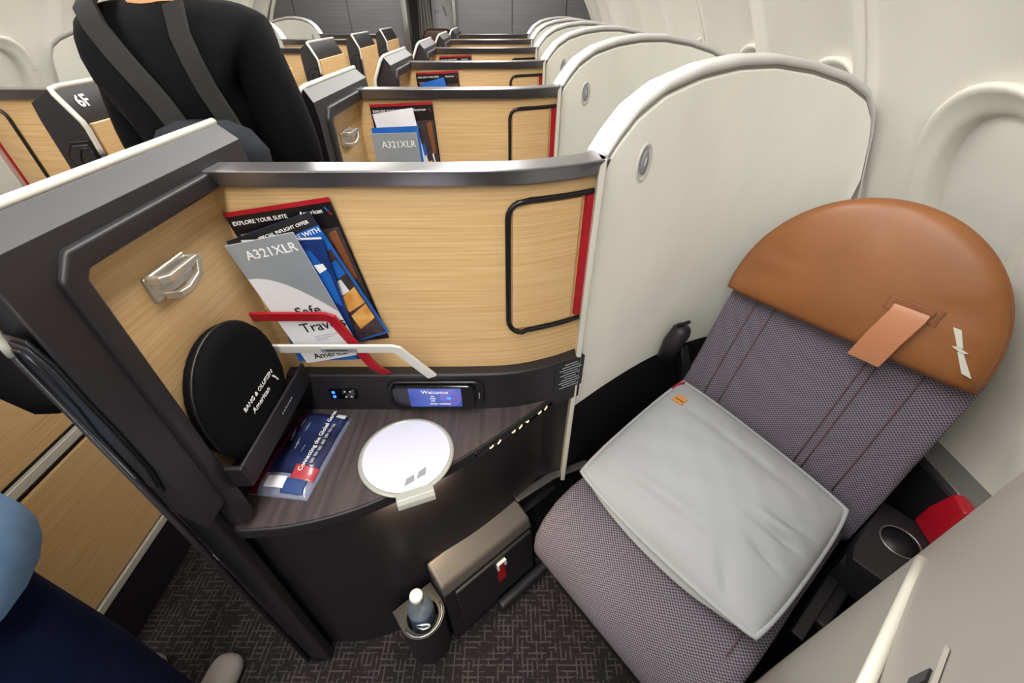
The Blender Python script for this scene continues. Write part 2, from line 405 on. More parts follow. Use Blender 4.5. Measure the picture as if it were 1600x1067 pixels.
part('emblem', poly([(AC + .03, 6.1, 1.42), (AC + .05, 6.1, 1.42), (AC + .075, 6.1, 1.33), (AC + .06, 6.1, 1.33)], (0, -1, 0), .003), 'grey_ink', t)
mb = MB(); mb.box((AC + .18, 6.3, 0), (AC + .5, 6.35, 2.15)); solo('galley_poster', mb, 'galley_blue', 'blue and white striped panel at the far doorway edge', 'panel', (AC + .34, 6.3, 0))
mb = MB(); mb.loft([[Vector((AC + .0 + sx * ww, 5.72 + yy, z)) for sx, yy in ((-1, 0), (1, 0), (1, .1), (-1, .1))] for z, ww in ((0, .17), (1.05, .18), (1.17, .17), (1.23, .12))], smooth=False)
solo('brown_seat', mb, 'brown_leather', 'dark brown leather seat top beyond the bulkhead doorway', 'seat', (AC + .03, 5.72, 0), bevel=.03, seg=3)

# ------------------------------------------------------------------ suite consoles
WALL = smooth_path([Vector((-.505, .698)), Vector((-.3, .698)), Vector((-.12, .699)), Vector((0, .706)), Vector((.088, .733)), Vector((.155, .766))], .009)
def sub_path(path, xa, xb): return [p for p in path if xa - 1e-6 <= p.x <= xb + 1e-6]
def mir(mb, s):            # left-hand suites are mirrored about the aisle centre line
    if s < 0:
        for p in mb.v: p.x = 2 * AC - p.x
    return mb
PODF, PODI, PODO, RID = .36, -.475, -.56, .03     # RID: inner ridge stands this far proud of the front
def console(side, label, group, detailed):
    base = (-.2, .6, 0) if side > 0 else (2 * AC + .2, .6, 0)
    t = thing('suite_console', label, 'console', base, group)
    P = lambda name, mb, m, par=t, **kw: part(name, mir(mb, side), m, par, **kw)
    # oak back panel with its dark cap
    P('oak_panel', strip(WALL, 0, -.03, .79, 1.195), 'oak')
    cap = MB(); A = offs(WALL, .03); B = offs(WALL, -.024); C = offs(WALL, .004); loops = []
    for i in range(len(WALL)):
        loops.append([Vector((C[i].x, C[i].y, 1.188)), Vector((B[i].x, B[i].y, 1.188)), Vector((B[i].x, B[i].y, 1.222)), Vector((A[i].x, A[i].y, 1.222)), Vector((A[i].x * .5 + C[i].x * .5, A[i].y * .4 + C[i].y * .6, 1.192))])
    cap.loft(loops, smooth=False); P('cap', cap, 'cap_grey', bevel=.004)
    # storage door on the curved end, with dark groove and red edge
    dp = [p for p in WALL if -.012 <= p.x <= .150]
    door = P('storage_door', strip([p for p in dp[1:] if p.x < .126], .006, -.002, .896, 1.156), 'oak', bevel=.002)
    zt, zb = 1.163, .888
    gl = offs(dp, .005); pts = []
    top = [Vector((p.x, p.y, zt)) for p in gl]; bot = [Vector((p.x, p.y, zb)) for p in gl]
    def cr(p, q, r, n=4):
        return [p.lerp(r, 0)] + []
    left = [Vector((gl[0].x, gl[0].y, zt - .03 - (zt - zb - .06) * k / 6)) for k in range(7)]
    c1 = [Vector((gl[0].x + .028 * (1 - math.sin(a)), gl[0].y, zt - .03 + .03 * math.cos(a))) for a in [math.pi / 2 * k / 5 for k in range(6)]]
    c2 = [Vector((gl[0].x + .028 * (1 - math.sin(a)), gl[0].y, zb + .03 - .03 * math.cos(a))) for a in [math.pi / 2 * k / 5 for k in range(5, -1, -1)]]
    pts = [p for p in reversed(top) if p.x > gl[0].x + .03] + c1 + left[1:-1] + c2 + [p for p in bot if p.x > gl[0].x + .03]
    mb = MB(); mb.tube(pts, .0052, 8); P('groove', mb, 'black_plastic', door)
    P('red_edge', strip([p for p in WALL if p.x > .126 and p.x < .149], .0085, 0, .9, 1.158), 'red', door)
    # aisle pod: ridge-topped slab with chamfered front
    back = .80; f = PODF
    def prof(y, drop):      # cross-section, aisle side last
        return [Vector((PODO + .006, y, .0)), Vector((PODI - .03, y, .0)), Vector((PODI, y, .80)), Vector((PODI, y, 1.225 - drop)), Vector((-.520, y, 1.262 - drop)), Vector((-.530, y, 1.262 - drop)), Vector((PODO + .006, y, 1.195 - drop))]
    # upper body reaches into the suite; below the table a thin skin only
    up = MB(); yy = [(f + .004, 0, RID), (f + .046, 0, .012), (f + .048, 0, .012), (back, 0, 0)]
    loops = []
    for y, d, rd in yy:
        xi = -.498 if y > f + .047 else PODI
        loops.append([Vector((PODO + .006, y, .78)), Vector((xi, y - rd, .78)), Vector((xi, y - rd, 1.19 - d)), Vector((PODI, y - rd, 1.2 - d)), Vector((PODI - .004, y - rd, 1.238 - d)), Vector((-.508, y, 1.262 - d)), Vector((-.516, y, 1.262 - d)), Vector((PODO + .006, y, 1.19 - d))])
    up.loft(loops, smooth=False); P('pod_body', up, 'charcoal', bevel=.004)
    lo = MB(); lo.box((PODO + .006, f + .004, 0), (-.545, back, .8)); lo.box((PODO + .006, f + .004, 0), (-.50, f + .03, .8)); P('pod_skirt', lo, 'charcoal_dark', bevel=.004)
    tr = MB(); tr.tube([(PODO + .003, f, 1.115), (PODO + .003, f, 1.13), (PODO + .003, f, 1.175), (PODO + .007, f, 1.192), (-.522, f, 1.252), (-.514, f + .006, 1.262), (-.513, f + .03, 1.265), (-.513, back, 1.265)], .0065, 8); P('pod_trim', tr, 'trim_silver')
    tr = MB(); tr.tube([(PODO + .003, f, .02), (PODO + .003, f, 1.115)], .0055, 8); P('edge_bead', tr, 'charcoal_dark')
    ap = MB(); ap.box((PODO - .004, f + .012, .62), (PODO + .006, f + .45, 1.185)); P('aisle_panel', ap, 'oak_side', bevel=.002)
    ap = MB(); ap.box((PODO - .004, f + .012, .20), (PODO + .006, f + .45, .565)); P('aisle_panel', ap, 'oak_side', bevel=.002)
    for z in (.595, .18):
        ap = MB(); ap.box((PODO - .007, f + .012, z - .012), (PODO + .006, f + .45, z + .012)); P('aisle_trim', ap, 'trim_silver', bevel=.002)
    ap = MB(); ap.box((PODO - .002, f + .012, .0), (PODO + .006, f + .45, .165)); P('kick_plate', ap, 'charcoal_dark')
    # front face: moulded latch recess and cover
    xc = (PODO + PODI) / 2
    out = [(-.032, .10), (-.025, .118), (.012, .118), (.03, .09), (.03, .03), (.036, -.02), (.036, -.10), (.015, -.16), (-.03, -.16)]
    slx = RID / (PODI - PODO - .006)
    def fr(a, b, e): return Vector((xc + a, f + .004 - (xc + a - PODO - .006) * slx - e, 1.03 + b))
    NF = Vector((-slx, -1, 0))
    lr = P('latch_recess', poly([fr(a, b, 0) for a, b in out], NF, .004), 'black_plastic', bevel=.001)
    P('latch_cover', poly([fr(a * .86, b * .93, .003) for a, b in out], NF, .004), 'charcoal', lr, bevel=.002)
    inn = [(-.026, .085), (-.02, .1), (-.004, .1), (.006, .08), (.006, .02), (-.006, -.03), (-.006, -.14), (-.026, -.14)]
    mb = MB(); mb.tube([fr(a, b, .0075) for a, b in inn], .0025, 6, closed=True); P('latch_groove', mb, 'black_plastic', lr)
    # wing: oak panel in a raised frame
    mb = MB(); mb.box((-.505, PODF + .04, .76), (-.492, .70, 1.195)); P('wing_panel', mb, 'oak')
    mb = MB(); mb.bar([(-.484, .715, 1.205), (-.484, PODF + .052, 1.205), (-.484, PODF + .036, 1.188), (-.484, PODF + .036, .70)], (1, 0, 0), .016, .014); P('wing_frame', mb, 'charcoal', bevel=.005)
    # coat hook
    hk = P('coat_hook', MB().box((-.494, .485, 1.098), (-.484, .572, 1.138)), 'silver', bevel=.005)
    mb = MB(); mb.bar([(-.486, .488, 1.134), (-.468, .490, 1.134), (-.463, .500, 1.132), (-.463, .555, 1.132), (-.466, .566, 1.128), (-.486, .570, 1.126)], (0, 0, 1), .006, .004); P('hook_arm', mb, 'silver', hk, bevel=.002)
    mb = MB(); mb.bar([(-.486, .50, 1.103), (-.468, .506, 1.103), (-.463, .52, 1.104), (-.463, .55, 1.112), (-.463, .558, 1.13)], (1, 0, 0), .005, .005); P('hook_lip', mb, 'silver', hk, bevel=.002)
    # dark moulded band with ledge behind the table
    P('back_band', strip(WALL, .028, -.03, .655, .793), 'charcoal', bevel=.006)
    # lower wall to the floor
    P('wall_base', strip(WALL, .0, -.03, 0, .66), 'charcoal_dark')
    # light end trim
    e = WALL[-1]; mb = MB(); mb.box((e.x - .008, e.y - .032, .3), (e.x + .004, e.y + .02, 1.222)); P('end_trim', mb, 'trim_silver', bevel=.002)
    return t
con1 = console(1, 'oak and charcoal suite console whose curved dark table carries the round white pad', 'suite dividers along the window row', True)
# ---- parts only the near suite shows: table, lower panel, pocket, controls
ZT = .685
EDGE = [Vector((-.548, .384)), Vector((-.46, .386)), Vector((-.385, .396)), Vector((-.289, .427)), Vector((-.19, .4815)), Vector((-.081, .556)), Vector((.03, .652)), Vector((.135, .753))]
edge = smooth_path(EDGE, .02)
back_in = offs(WALL, .02)
mb = MB(); lp = [Vector((p.x, p.y)) for p in edge] + [Vector((p.x, p.y)) for p in reversed(back_in) if all((p - e_).length > .012 for e_ in edge) and p.x < .11] + [Vector((-.548, .678))]
mb.prism([(p.x, p.y, ZT - .004) for p in lp], [(p.x, p.y, ZT) for p in lp]); part('table_top', mb, 'table_wood', con1)
part('table_edge', strip(edge, .004, -.06, ZT - .034, ZT - .003), 'charcoal', con1, bevel=.004)
inner = offs(edge, -.028)
lowp = part('lower_panel', strip(edge, -.022, -.05, 0, ZT - .03), 'charcoal_dark', con1)
# seat-control strip in the table edge
cp = [p for p in edge if -.085 <= p.x <= .122]
cs = part('control_strip', strip(cp, .0075, 0, ZT - .026, ZT - .008), 'black_gloss', con1, bevel=.003)
acc = 0
for i in range(9):
    k = int((i + .5) / 9 * (len(cp) - 1)); a = cp[k]; tdir = (cp[min(k + 1, len(cp) - 1)] - cp[k - 1]).normalized(); nn = Vector((tdir.y, -tdir.x))
    c = Vector((a.x + nn.x * .0085, a.y + nn.y * .0085, ZT - .017)); T = Vector((tdir.x, tdir.y, 0))
    ang = (i * 37 % 5 - 2) * .35
    b = MB(); d_ = T * math.cos(ang) + Vector((0, 0, 1)) * math.sin(ang)
    b.bar([c - d_ * .0055, c + d_ * .001, c + d_ * .001 + Vector((0, 0, .004)) + T * .003], (nn.x, nn.y, 0), .0006, .0013); part('button_icon', b, 'glow_icon', cs)
# printed notice at the end of the band
en = [p for p in WALL if p.x > .085]; part('notice_plate', strip(en, .0295, .02, .702, .79), 'black_plastic', con1)
q = offs(en, .031); p0, p1 = Vector((q[0].x, q[0].y, 0)), Vector((q[-1].x, q[-1].y, 0)); T = (p1 - p0).normalized()
for i in range(10):
    ln = .3 + .28 * ((i * 7 % 5) / 5); z = .783 - i * .0078; a = p0.lerp(p1, .5 - ln * .72); b_ = p0.lerp(p1, .5 + ln * .72)
    mid = T.cross(Vector((0, 0, 1)))
    part('notice_line', MB().bar([a + Vector((0, 0, z)) + mid * .0015, b_ + Vector((0, 0, z)) + mid * .0015], (0, 0, 1), .0011, .0006), 'grey_ink', con1)
# power outlet
bandY = .698 - .028
mb = plate((-.378, bandY, .738), (1, 0, 0), (0, 0, 1), rrect(.062, .03, .004), .003); ou = part('power_outlet', mb, 'black_gloss', con1)
for a, b in ((-.022, .006), (-.022, -.007)): part('status_light', MB().box((-.378 + a - .003, bandY - .0045, .738 + b - .003), (-.378 + a + .003, bandY - .003, .738 + b + .003)), 'led_blue', ou)
for a in (.004, .016):
    for b in (-.008, .008): part('socket_mark', MB().box((-.378 + a - .0018, bandY - .0042, .738 + b - .0012), (-.378 + a + .0018, bandY - .003, .738 + b + .0012)), 'white_ink', ou)
# headphone pocket
pk = part('pocket_lip', MB().box((-.447, .412, .786), (-.440, .668, .832)), 'charcoal', con1, bevel=.003)
part('pocket_front', MB().box((-.505, .405, .786), (-.440, .414, .832)), 'charcoal', con1, bevel=.003)
part('pocket_floor', MB().box((-.505, .408, .780), (-.440, .668, .788)), 'charcoal_dark', con1)
for i in range(6): part('notice_line', MB().box((-.4399, .545 + i * .008, .807), (-.4392, .550 + i * .008, .810)), 'grey_ink', pk)
# literature holder: red rear bar, white front bar
HN = Vector((0, -.97, -.25))
lh = part('holder_bar', MB().bar([(-.492, .640, .893), (-.237, .640, .893), (-.226, .641, .889), (-.172, .667, .793)], HN, .003, .0115), 'white_plastic', con1, bevel=.0015, label='white front bar of the literature holder')
part('holder_bar', MB().bar([(-.492, .651, .962), (-.352, .651, .962), (-.341, .651, .957), (-.294, .654, .846), (-.285, .658, .825), (-.272, .676, .793)], (0, -.98, -.2), .003, .0105), 'red', con1, bevel=.0015, label='red rear bar of the literature holder')
part('holder_badge', MB().bar([(-.375, .6362, .892), (-.305, .6362, .892)], HN, .001, .006), 'grey_ink', lh)
part('badge_line', MB().bar([(-.366, .6350, .8925), (-.322, .6350, .8925)], HN, .0006, .0012), 'charcoal', lh)
part('holder_bracket', MB().box((-.494, .632, .872), (-.482, .655, .925)), 'white_plastic', con1, bevel=.004)
# storage box below: armrest top, pocket door, rail
DIR = Vector((.767, .641, 0)); NN = Vector((.641, -.767, 0)); P0 = Vector((-.19, .4815, 0)) - NN * .022
def LB(a, n_, z): return P0 + DIR * a + NN * n_ + Vector((0, 0, z))
mb = MB(); mb.prism([LB(-.02, 0, .315), LB(-.02, .068, .290), LB(-.02, .080, .255), LB(-.02, 0, .25)], [LB(.275, 0, .315), LB(.275, .068, .290), LB(.275, .080, .255), LB(.275, 0, .25)])
part('armrest_top', mb, 'armrest_grey', con1, bevel=.008, seg=3)
mb = MB(); mb.prism([LB(-.02, 0, .25), LB(-.02, .076, .255), LB(-.02, .098, .0), LB(-.02, 0, .0)], [LB(.28, 0, .25), LB(.28, .076, .255), LB(.28, .098, .0), LB(.28, 0, .0)])
part('storage_box', mb, 'charcoal_dark', con1, bevel=.005)
mb = MB(); mb.prism([LB(.01, .074, .248), LB(.01, .086, .246), LB(.01, .104, .06), LB(.01, .09, .06)], [LB(.268, .074, .248), LB(.268, .086, .246), LB(.268, .104, .06), LB(.268, .09, .06)])
bd = part('pocket_door', mb, 'charcoal', con1, bevel=.004)
part('pull_tab', MB().bar([LB(.15, .0885, .228), LB(.15, .0965, .14)], DIR, .012, .002), 'red', bd)
part('tab_loop', MB().bar([LB(.140, .093, .205), LB(.140, .091, .230), LB(.164, .091, .230), LB(.164, .093, .208)], NN, .004, .0025), 'white_plastic', bd)
part('side_rail', MB().bar([LB(.27, .012, .318), LB(.40, .024, .318), LB(.52, .062, .318)], NN, .012, .004), 'cap_grey', con1, bevel=.002)
part('side_rail', MB().bar([LB(.28, .02, .24), LB(.42, .02, .24)], NN, .01, .003), 'charcoal', con1)
part('foot_rail', MB().bar([LB(.12, .118, .035), LB(.33, .118, .035)], NN, .016, .018), 'charcoal', con1, bevel=.01)
# bottle cup
cc = LB(-.078, .060, 0); mb = MB(); n = 32; lo, li = [], []
for z in (.02, .215):
    o_, i_ = [], []
    for k in range(n):
        a = k / n * 6.2832; ca, sa_ = math.cos(a), math.sin(a); v = DIR * ca + NN * sa_
        i_.append(Vector((cc.x, cc.y, z)) + v * .040)
        if sa_ >= 0: p = Vector((cc.x, cc.y, z)) + DIR * (.056 * ca) + NN * (.050 * sa_)
        else:
            t_ = min(.056 / max(1e-6, abs(ca)), .056 / max(1e-6, -sa_)); p = Vector((cc.x, cc.y, z)) + v * t_
        o_.append(p)
    lo.append(o_); li.append(i_)
mb.loft([lo[0], lo[1], li[1], [p + Vector((0, 0, .101)) for p in li[0]]]); part('bottle_cup', mb, 'charcoal_dark', con1, smooth=False)
mb = MB(); mb.tube([p.lerp(q_, .6) + Vector((0, 0, .001)) for p, q_ in list(zip(li[1], lo[1]))[:n // 2 + 1]], .003, 6); part('cup_rim', mb, 'cap_grey', con1)
# courtesy light under the table edge
k = [p for p in offs(edge, -.010) if -.26 < p.x < -.13]
ul = part('courtesy_light', strip(k, .004, -.004, ZT - .042, ZT - .034), 'under_light', con1)
m_ = k[len(k) // 2]; l = bpy.data.lights.new('courtesy_lamp', 'AREA'); l.shape = 'RECTANGLE'; l.size = .14; l.size_y = .008; l.energy = 1.7; l.color = (1, .78, .48)
lo_ = bpy.data.objects.new('courtesy_lamp', l); COL.objects.link(lo_); lo_.location = (m_.x, m_.y, ZT - .044); lo_.rotation_euler = (math.radians(-14), 0, math.atan2(.58, .81))

row_lab = ['oak suite divider right behind the console that carries the round white pad',
           'oak suite divider with a dark card tucked in, third along the window row']
far_lab = 'small oak suite divider far down the window row towards the dark bulkhead'
proto = console(1, row_lab[0], 'suite dividers along the window row', False); proto.location.y += PITCHY
for kx in range(2, 6):
    c = copy_tree(proto); c.location.y = .6 + PITCHY * kx; c['label'] = row_lab[1] if kx == 2 else '%s oak suite divider counting from the console with the round pad' % ['fourth', 'fifth', 'sixth'][kx - 3]
pl = console(-1, 'left-hand suite console with white 6F on its aisle pod beside the standing person', 'suite dividers across the aisle', False)
pl.location.y += PITCHY
lab_l = {0: 'tan aisle panel console with two pale strips next to the navy trousers', 2: 'aisle pod across the aisle hidden mostly by the person in black', 3: 'wood-faced grey aisle pod just past the person in black, across the aisle', 4: 'tall wood-faced aisle pod between two others across the aisle', 5: 'small wood-faced aisle pod nearest the dark bulkhead across the aisle'}
LP = {1: pl}
for kx in (0, 2, 3, 4, 5):
    c = copy_tree(pl); c.location.y = .6 + PITCHY * kx; c['label'] = lab_l[kx]; LP[kx] = c
def slope_frame():  # aisle slope of left pods
    a = Vector((2 * AC + .516, 0, 1.262)); b = Vector((2 * AC + .554, 0, 1.19)); return a, b
sa, sb_ = slope_frame()
WORLD[pl] = Vector((2 * AC + .2, .6 + PITCHY, 0))
yd = (sa - sb_).normalized()
text('seat_number', '6F', .04, sb_.lerp(sa, .40) + Vector((.0015, PODF + PITCHY + .035, 0)), (0, 1, 0), yd, 'white_ink', pl, bold=.0008)

# ------------------------------------------------------------------ seat shells
SH = smooth_path([Vector((.1615, .777)), Vector((.27, .868)), Vector((.40, .965)), Vector((.52, 1.035)), Vector((.64, 1.085)), Vector((.77, 1.115)), Vector((.86, 1.124)), Vector((.893, 1.124)), Vector((.918, 1.113)), Vector((.935, 1.10))], .012)
ctrl = [(0, 1.222), (.03, 1.25), (.08, 1.285), (.16, 1.315), (.27, 1.333), (.40, 1.342), (.52, 1.34), (.64, 1.325), (.75, 1.30), (.82, 1.27), (.862, 1.225), (.885, 1.17), (.91, 1.08), (.945, .95)]
def zsh(s, S):
    u = s / S * .945
    for (a, za), (b, zb) in zip(ctrl, ctrl[1:]):
        if a <= u <= b + 1e-6:
            t = (u - a) / (b - a); return za + (zb - za) * t
    return ctrl[-1][1]
def shell(side, label, group, face='shell_white', outer='shell_grey'):
    t = thing('seat_shell', label, 'seat shell', (.5, 1.0, 0) if side > 0 else (2 * AC - .5, 1.0, 0), group)
    P = lambda name, mb, m, par=t, **kw: part(name, mir(mb, side), m, par, **kw)
    cum = [0]
    for a, b in zip(SH, SH[1:]): cum.append(cum[-1] + (b - a).length)
    S = cum[-1]; zt = [zsh(c, S) for c in cum]
    P('shell_body', strip(SH, -.004, -.034, 0, [z - .004 for z in zt]), outer)
    # padded pale face, lying inside the rim
    k0, k1 = 2, len(SH) - 2
    ins = [z - .022 for z in zt]; A = strip(SH[0:k1], .006, -.01, .583, ins[0:k1]); P('fabric_face', A, face, bevel=.004)
    P('lower_panel', strip(SH[:k1], .004, -.01, 0, .583), 'charcoal_dark')
    mb = MB(); rp = [(SH[0].x, SH[0].y, z) for z in (.9, 1.0, 1.1, 1.18)] if False else []
    loops = []; A = offs(SH, .006); B = offs(SH, -.04)
    for i in range(len(SH)):
        a, b = A[i], B[i]; z = zt[i]
        loops.append([Vector((a.x, a.y, z - .014)), Vector((b.x, b.y, z - .014)), Vector((b.x, b.y, z - .002)), Vector((b.x * .7 + a.x * .3, b.y * .7 + a.y * .3, z + .004)), Vector((a.x * .8 + b.x * .2, a.y * .8 + b.y * .2, z + .003)), Vector((a.x, a.y, z - .003))])
    mb.loft(loops, smooth=True); P('rim', mb, 'shell_rim')
    # oval badge light
    j = min(range(len(SH)), key=lambda i: abs(SH[i].x - .245)); tv = (SH[j + 1] - SH[j - 1]).normalized(); T = Vector((tv.x, tv.y, 0)); N = Vector((tv.y, -tv.x, 0))
    c = Vector((SH[j].x, SH[j].y, 1.185)) + N * .005
    def ov(a, b, d): return [c + T * (a * math.cos(q / 28 * 6.2832)) + Vector((0, 0, b * math.sin(q / 28 * 6.2832))) + N * d for q in range(28)]
    mb = MB(); mb.loft([ov(.022, .036, 0), ov(.022, .036, .003), ov(.0185, .0315, .004), ov(.0175, .030, .002)]); bd = P('oval_light', mb, 'shell_rim')
    mb = MB(); mb.loft([ov(.011, .022, .0015), ov(.011, .022, .004), ov(.0095, .020, .005)]); P('light_lens', mb, 'grey_ink', bd)
    mb = poly([c + N * .0045 + T * a + Vector((0, 0, b)) for a, b in ((-.003, -.004), (0, -.004), (.003, .01), (0, .01))], N, .0008); P('emblem', mb, 'white_ink', bd)
    return t
cum_ = [0]
for a_, b_ in zip(SH, SH[1:]): cum_.append(cum_[-1] + (b_ - a_).length)
ZSH = [zsh(c_, cum_[-1]) for c_ in cum_]
sh1 = shell(1, 'tall rounded white padded shell standing behind the tan leather headrest', 'white seat shells along the windows')
far_shell = 'white rounded seat shell further down the window row, partly hidden by a nearer shell'
proto = None
for kx in range(1, 6):
    c = copy_tree(sh1); c.location.y = 1.0 + PITCHY * kx
    c['label'] = 'white rounded seat shell right behind the tall shell of the leather headrest seat' if kx == 1 else '%s white seat shell counting from the one behind the leather headrest' % ['third', 'fourth', 'fifth', 'sixth'][kx - 2]
shl = shell(-1, 'pale seat shell beside the left cabin window, left of the person in black', 'pale seat shells across the aisle'); 
for kx in range(1, 6):
    c = copy_tree(shl); c.location.y = 1.0 + PITCHY * kx; c['label'] = '%s pale seat shell across the aisle, counted from the tan aisle panel' % ['second', 'third', 'fourth', 'fifth', 'sixth'][kx - 1]
shl.location.y = 1.0
# near shell: grey outer side towards this seat
SHN = [p + Vector((0, -PITCHY)) for p in SH]
nt_ = thing('near_seat_shell', 'smooth grey outer shell with a silver rail beside the seat cushion', 'seat shell', (.5, .18, 0))
part('shell_body', strip(SHN, -.0, -.034, 0, ZSH), 'shell_grey', nt_, bevel=.004)
ob = offs(SHN, -.036)
def on_near(x):
    i = min(range(len(SHN)), key=lambda i: abs(SHN[i].x - x)); return ob[i]
# ------------------------------------------------------------------ this suite's seat
O = Vector((.113, .59, 0)); DA = math.atan2(.616, .788)
seat = thing('aircraft_seat', 'grey woven seat with tan leather half-round headrest and pale pillow on it', 'seat', O, rz=DA)
SW = .49
def S(a, b, z): return Vector((a, -b, z))
def rounded_loft(loop_fn, b0, b1, r, n=6):
    loops = []; bs = [(b0 + r * (1 - math.cos(k / n * math.pi / 2)), r * (1 - math.sin(k / n * math.pi / 2))) for k in range(n + 1)]
    seq = bs + [(b0 + (b1 - b0) * k / 8, 0) for k in range(1, 8) if b0 + (b1 - b0) * k / 8 > b0 + r and b0 + (b1 - b0) * k / 8 < b1 - r] + [(b0 + b1 - b, i) for b, i in reversed(bs)]
    for b, ins in seq: loops.append([S(a, b, z) for a, z in loop_fn(ins)])
    return MB().loft(loops)
def inset_loop(pts, ins):
    c = (sum(p[0] for p in pts) / len(pts), sum(p[1] for p in pts) / len(pts)); out = []
    for a, z in pts:
        dx, dz = a - c[0], z - c[1]; L = math.hypot(dx, dz); k = max(.1, (L - ins) / L); out.append((c[0] + dx * k, c[1] + dz * k))
    return out
def dense(pts, step=.02):
    P = [Vector(p) for p in pts] + [Vector(pts[0])]; Q = []
    for i in range(len(P) - 1):
        n_ = max(1, int((P[i + 1] - P[i]).length / step))
        for k in range(n_): Q.append(tuple(P[i].lerp(P[i + 1], k / n_)))
    return Q
cush = dense([(.50, .445), (.10, .462), (.03, .455), (-.02, .435), (-.06, .395), (-.082, .345), (-.085, .30), (-.07, .27), (-.03, .26), (.50, .26)])
part('cushion', rounded_loft(lambda i: inset_loop(cush, i), 0, SW, .03), 'seat_cloth', seat)
base = MB(); base.box((.0, -SW + .03, .0), (.48, -.03, .27)); part('seat_base', base, 'charcoal_dark', seat, bevel=.01)
backp = dense([(.47, .42), (.50, .52), (.555, .66), (.615, .79), (.645, .845), (.66, .85), (.72, .84), (.70, .74), (.64, .58), (.60, .42)])
bk = part('backrest', rounded_loft(lambda i: inset_loop(backp, i), -.012, SW + .012, .018), 'seat_cloth', seat)
front = [(.498, .515), (.525, .585), (.553, .657), (.584, .725), (.613, .788), (.642, .842)]
for b in (.06, .105, .325, .345, .42): part('stitch_line', MB().tube([S(a - .0005, b, z) for a, z in front], .0018, 6), 'seam', bk)
for b in (.445,): part('stitch_line', MB().tube([S(a, b, .4625) for a in (.02, .1, .2, .3, .4)], .0015, 6), 'seam', seat)
# headrest: half disc, leather
HB0 = Vector((.618, 0, .835)); lean = math.radians(14); UV = Vector((math.sin(lean), 0, math.cos(lean))); UN = Vector((-math.cos(lean), 0, math.sin(lean)))
HR, HH = .254, .288
def hp(u, v, w): return HB0 + Vector((0, -(SW / 2 - .004 + u), 0)) + UV * v + UN * w
def halfdisc(nr=10, nphi=36):
    rings = []
    for i in range(nr + 1):
        r = i / nr; ring = []
        for k in range(nphi + 1):
            ph = math.pi * k / nphi; ring.append((HR * r * math.cos(ph), HH * r * math.sin(ph), r))
        rings.append(ring)
    return rings
out = []
for k in range(49):
    ph = math.pi * k / 48; out.append((HR * math.cos(ph), HH * math.sin(ph) ** .93))
for k in range(1, 12): out.append((-HR + 2 * HR * k / 12, -.004))
cx_, cy_ = 0, .11; loops = []
for sc, wd in ((1, .0), (1.0, .022), (.992, .030), (.97, .037), (.93, .042), (.87, .0452), (.8, .0475), (.7, .0495), (.6, .051), (.48, .0522), (.35, .053), (.2, .0533), (.02, .0533)):
    loops.append([hp(cx_ + (u - cx_) * sc, cy_ + (v - cy_) * sc, wd - .0022 * max(0, math.sin(4.2 * math.atan2(v - .11, u) + 1.0)) ** 6 * (1 if .55 < sc < .97 else 0)) for u, v in out])
mb = MB(); mb.loft(loops)
hd = part('headrest', mb, 'leather', seat)
mb = MB(); mb.tube([hp(u * .995, v * .995 + .0005, .027) for u, v in out], .0028, 6, closed=True); part('piping', mb, 'leather_edge', hd)
# slot, strap and emblem on the headrest
def hrect(u0, v0, ang, L, W, w0, w1, name, m, par, bev=.001):
    c, s = math.cos(ang), math.sin(ang); q = [(-L / 2, -W / 2), (L / 2, -W / 2), (L / 2, W / 2), (-L / 2, W / 2)]
    mb = MB(); mb.prism([hp(u0 + a * c - b * s, v0 + a * s + b * c, w0) for a, b in q], [hp(u0 + a * c - b * s, v0 + a * s + b * c, w1) for a, b in q]); return part(name, mb, m, par, bevel=bev)
sl = hrect(.098, .108, 0, .088, .034, .045, .0535, 'slot_stitching', 'leather_edge', hd)
hrect(.098, .108, 0, .08, .026, .045, .0545, 'slot_border', 'leather', sl); hrect(.098, .114, 0, .066, .009, .05, .062, 'strap_loop', 'leather_edge', sl)
mb = MB(); mb.bar([hp(.098, .112, .058), hp(.098, .095, .064), hp(.088, .04, .066), hp(.080, -.022, .056)], (0, 1, 0), .030, .0025); part('pull_strap', mb, 'leather_tab', hd, bevel=.002)
q = lambda l, w_: [hp(.192 + (a - .55 * b) * 1.25, .066 + b * 1.25, w_) for a, b in l]
for l_ in ([(-.006, .03), (.004, .03), (.006, .006), (-.001, .004)], [(-.001, -.001), (.006, .001), (.016, -.03), (.004, -.028)], [(-.008, .004), (.0, .006), (.012, .002), (.004, -.001)]):
    mb = MB(); mb.prism(q(l_, .040), q(l_, .0505)); part('emblem', mb, 'trim_silver', hd)
# belt arm on the shell side
mb = MB(); mb.tube([S(.50, -.075, .60), S(.505, -.07, .655), S(.515, -.06, .70), S(.52, -.055, .715)], [.026, .028, .027, .018], 14)
ba = part('shoulder_belt_guide', mb, 'charcoal', seat); part('guide_slot', MB().bar([S(.492, -.068, .722), S(.525, -.05, .732)], (0, 0, 1), .003, .004), 'black_plastic', ba)
part('guide_bracket', MB().bar([S(.53, -.045, .62), S(.52, -.01, .56)], (0, 0, 1), .03, .015), 'black_plastic', ba, bevel=.005)
# side console at the wall: arm surface with cup hole, dark bin
sc_ = thing('side_armrest', 'black side armrest with round cup hole between seat and cabin wall', 'armrest', O, rz=DA)
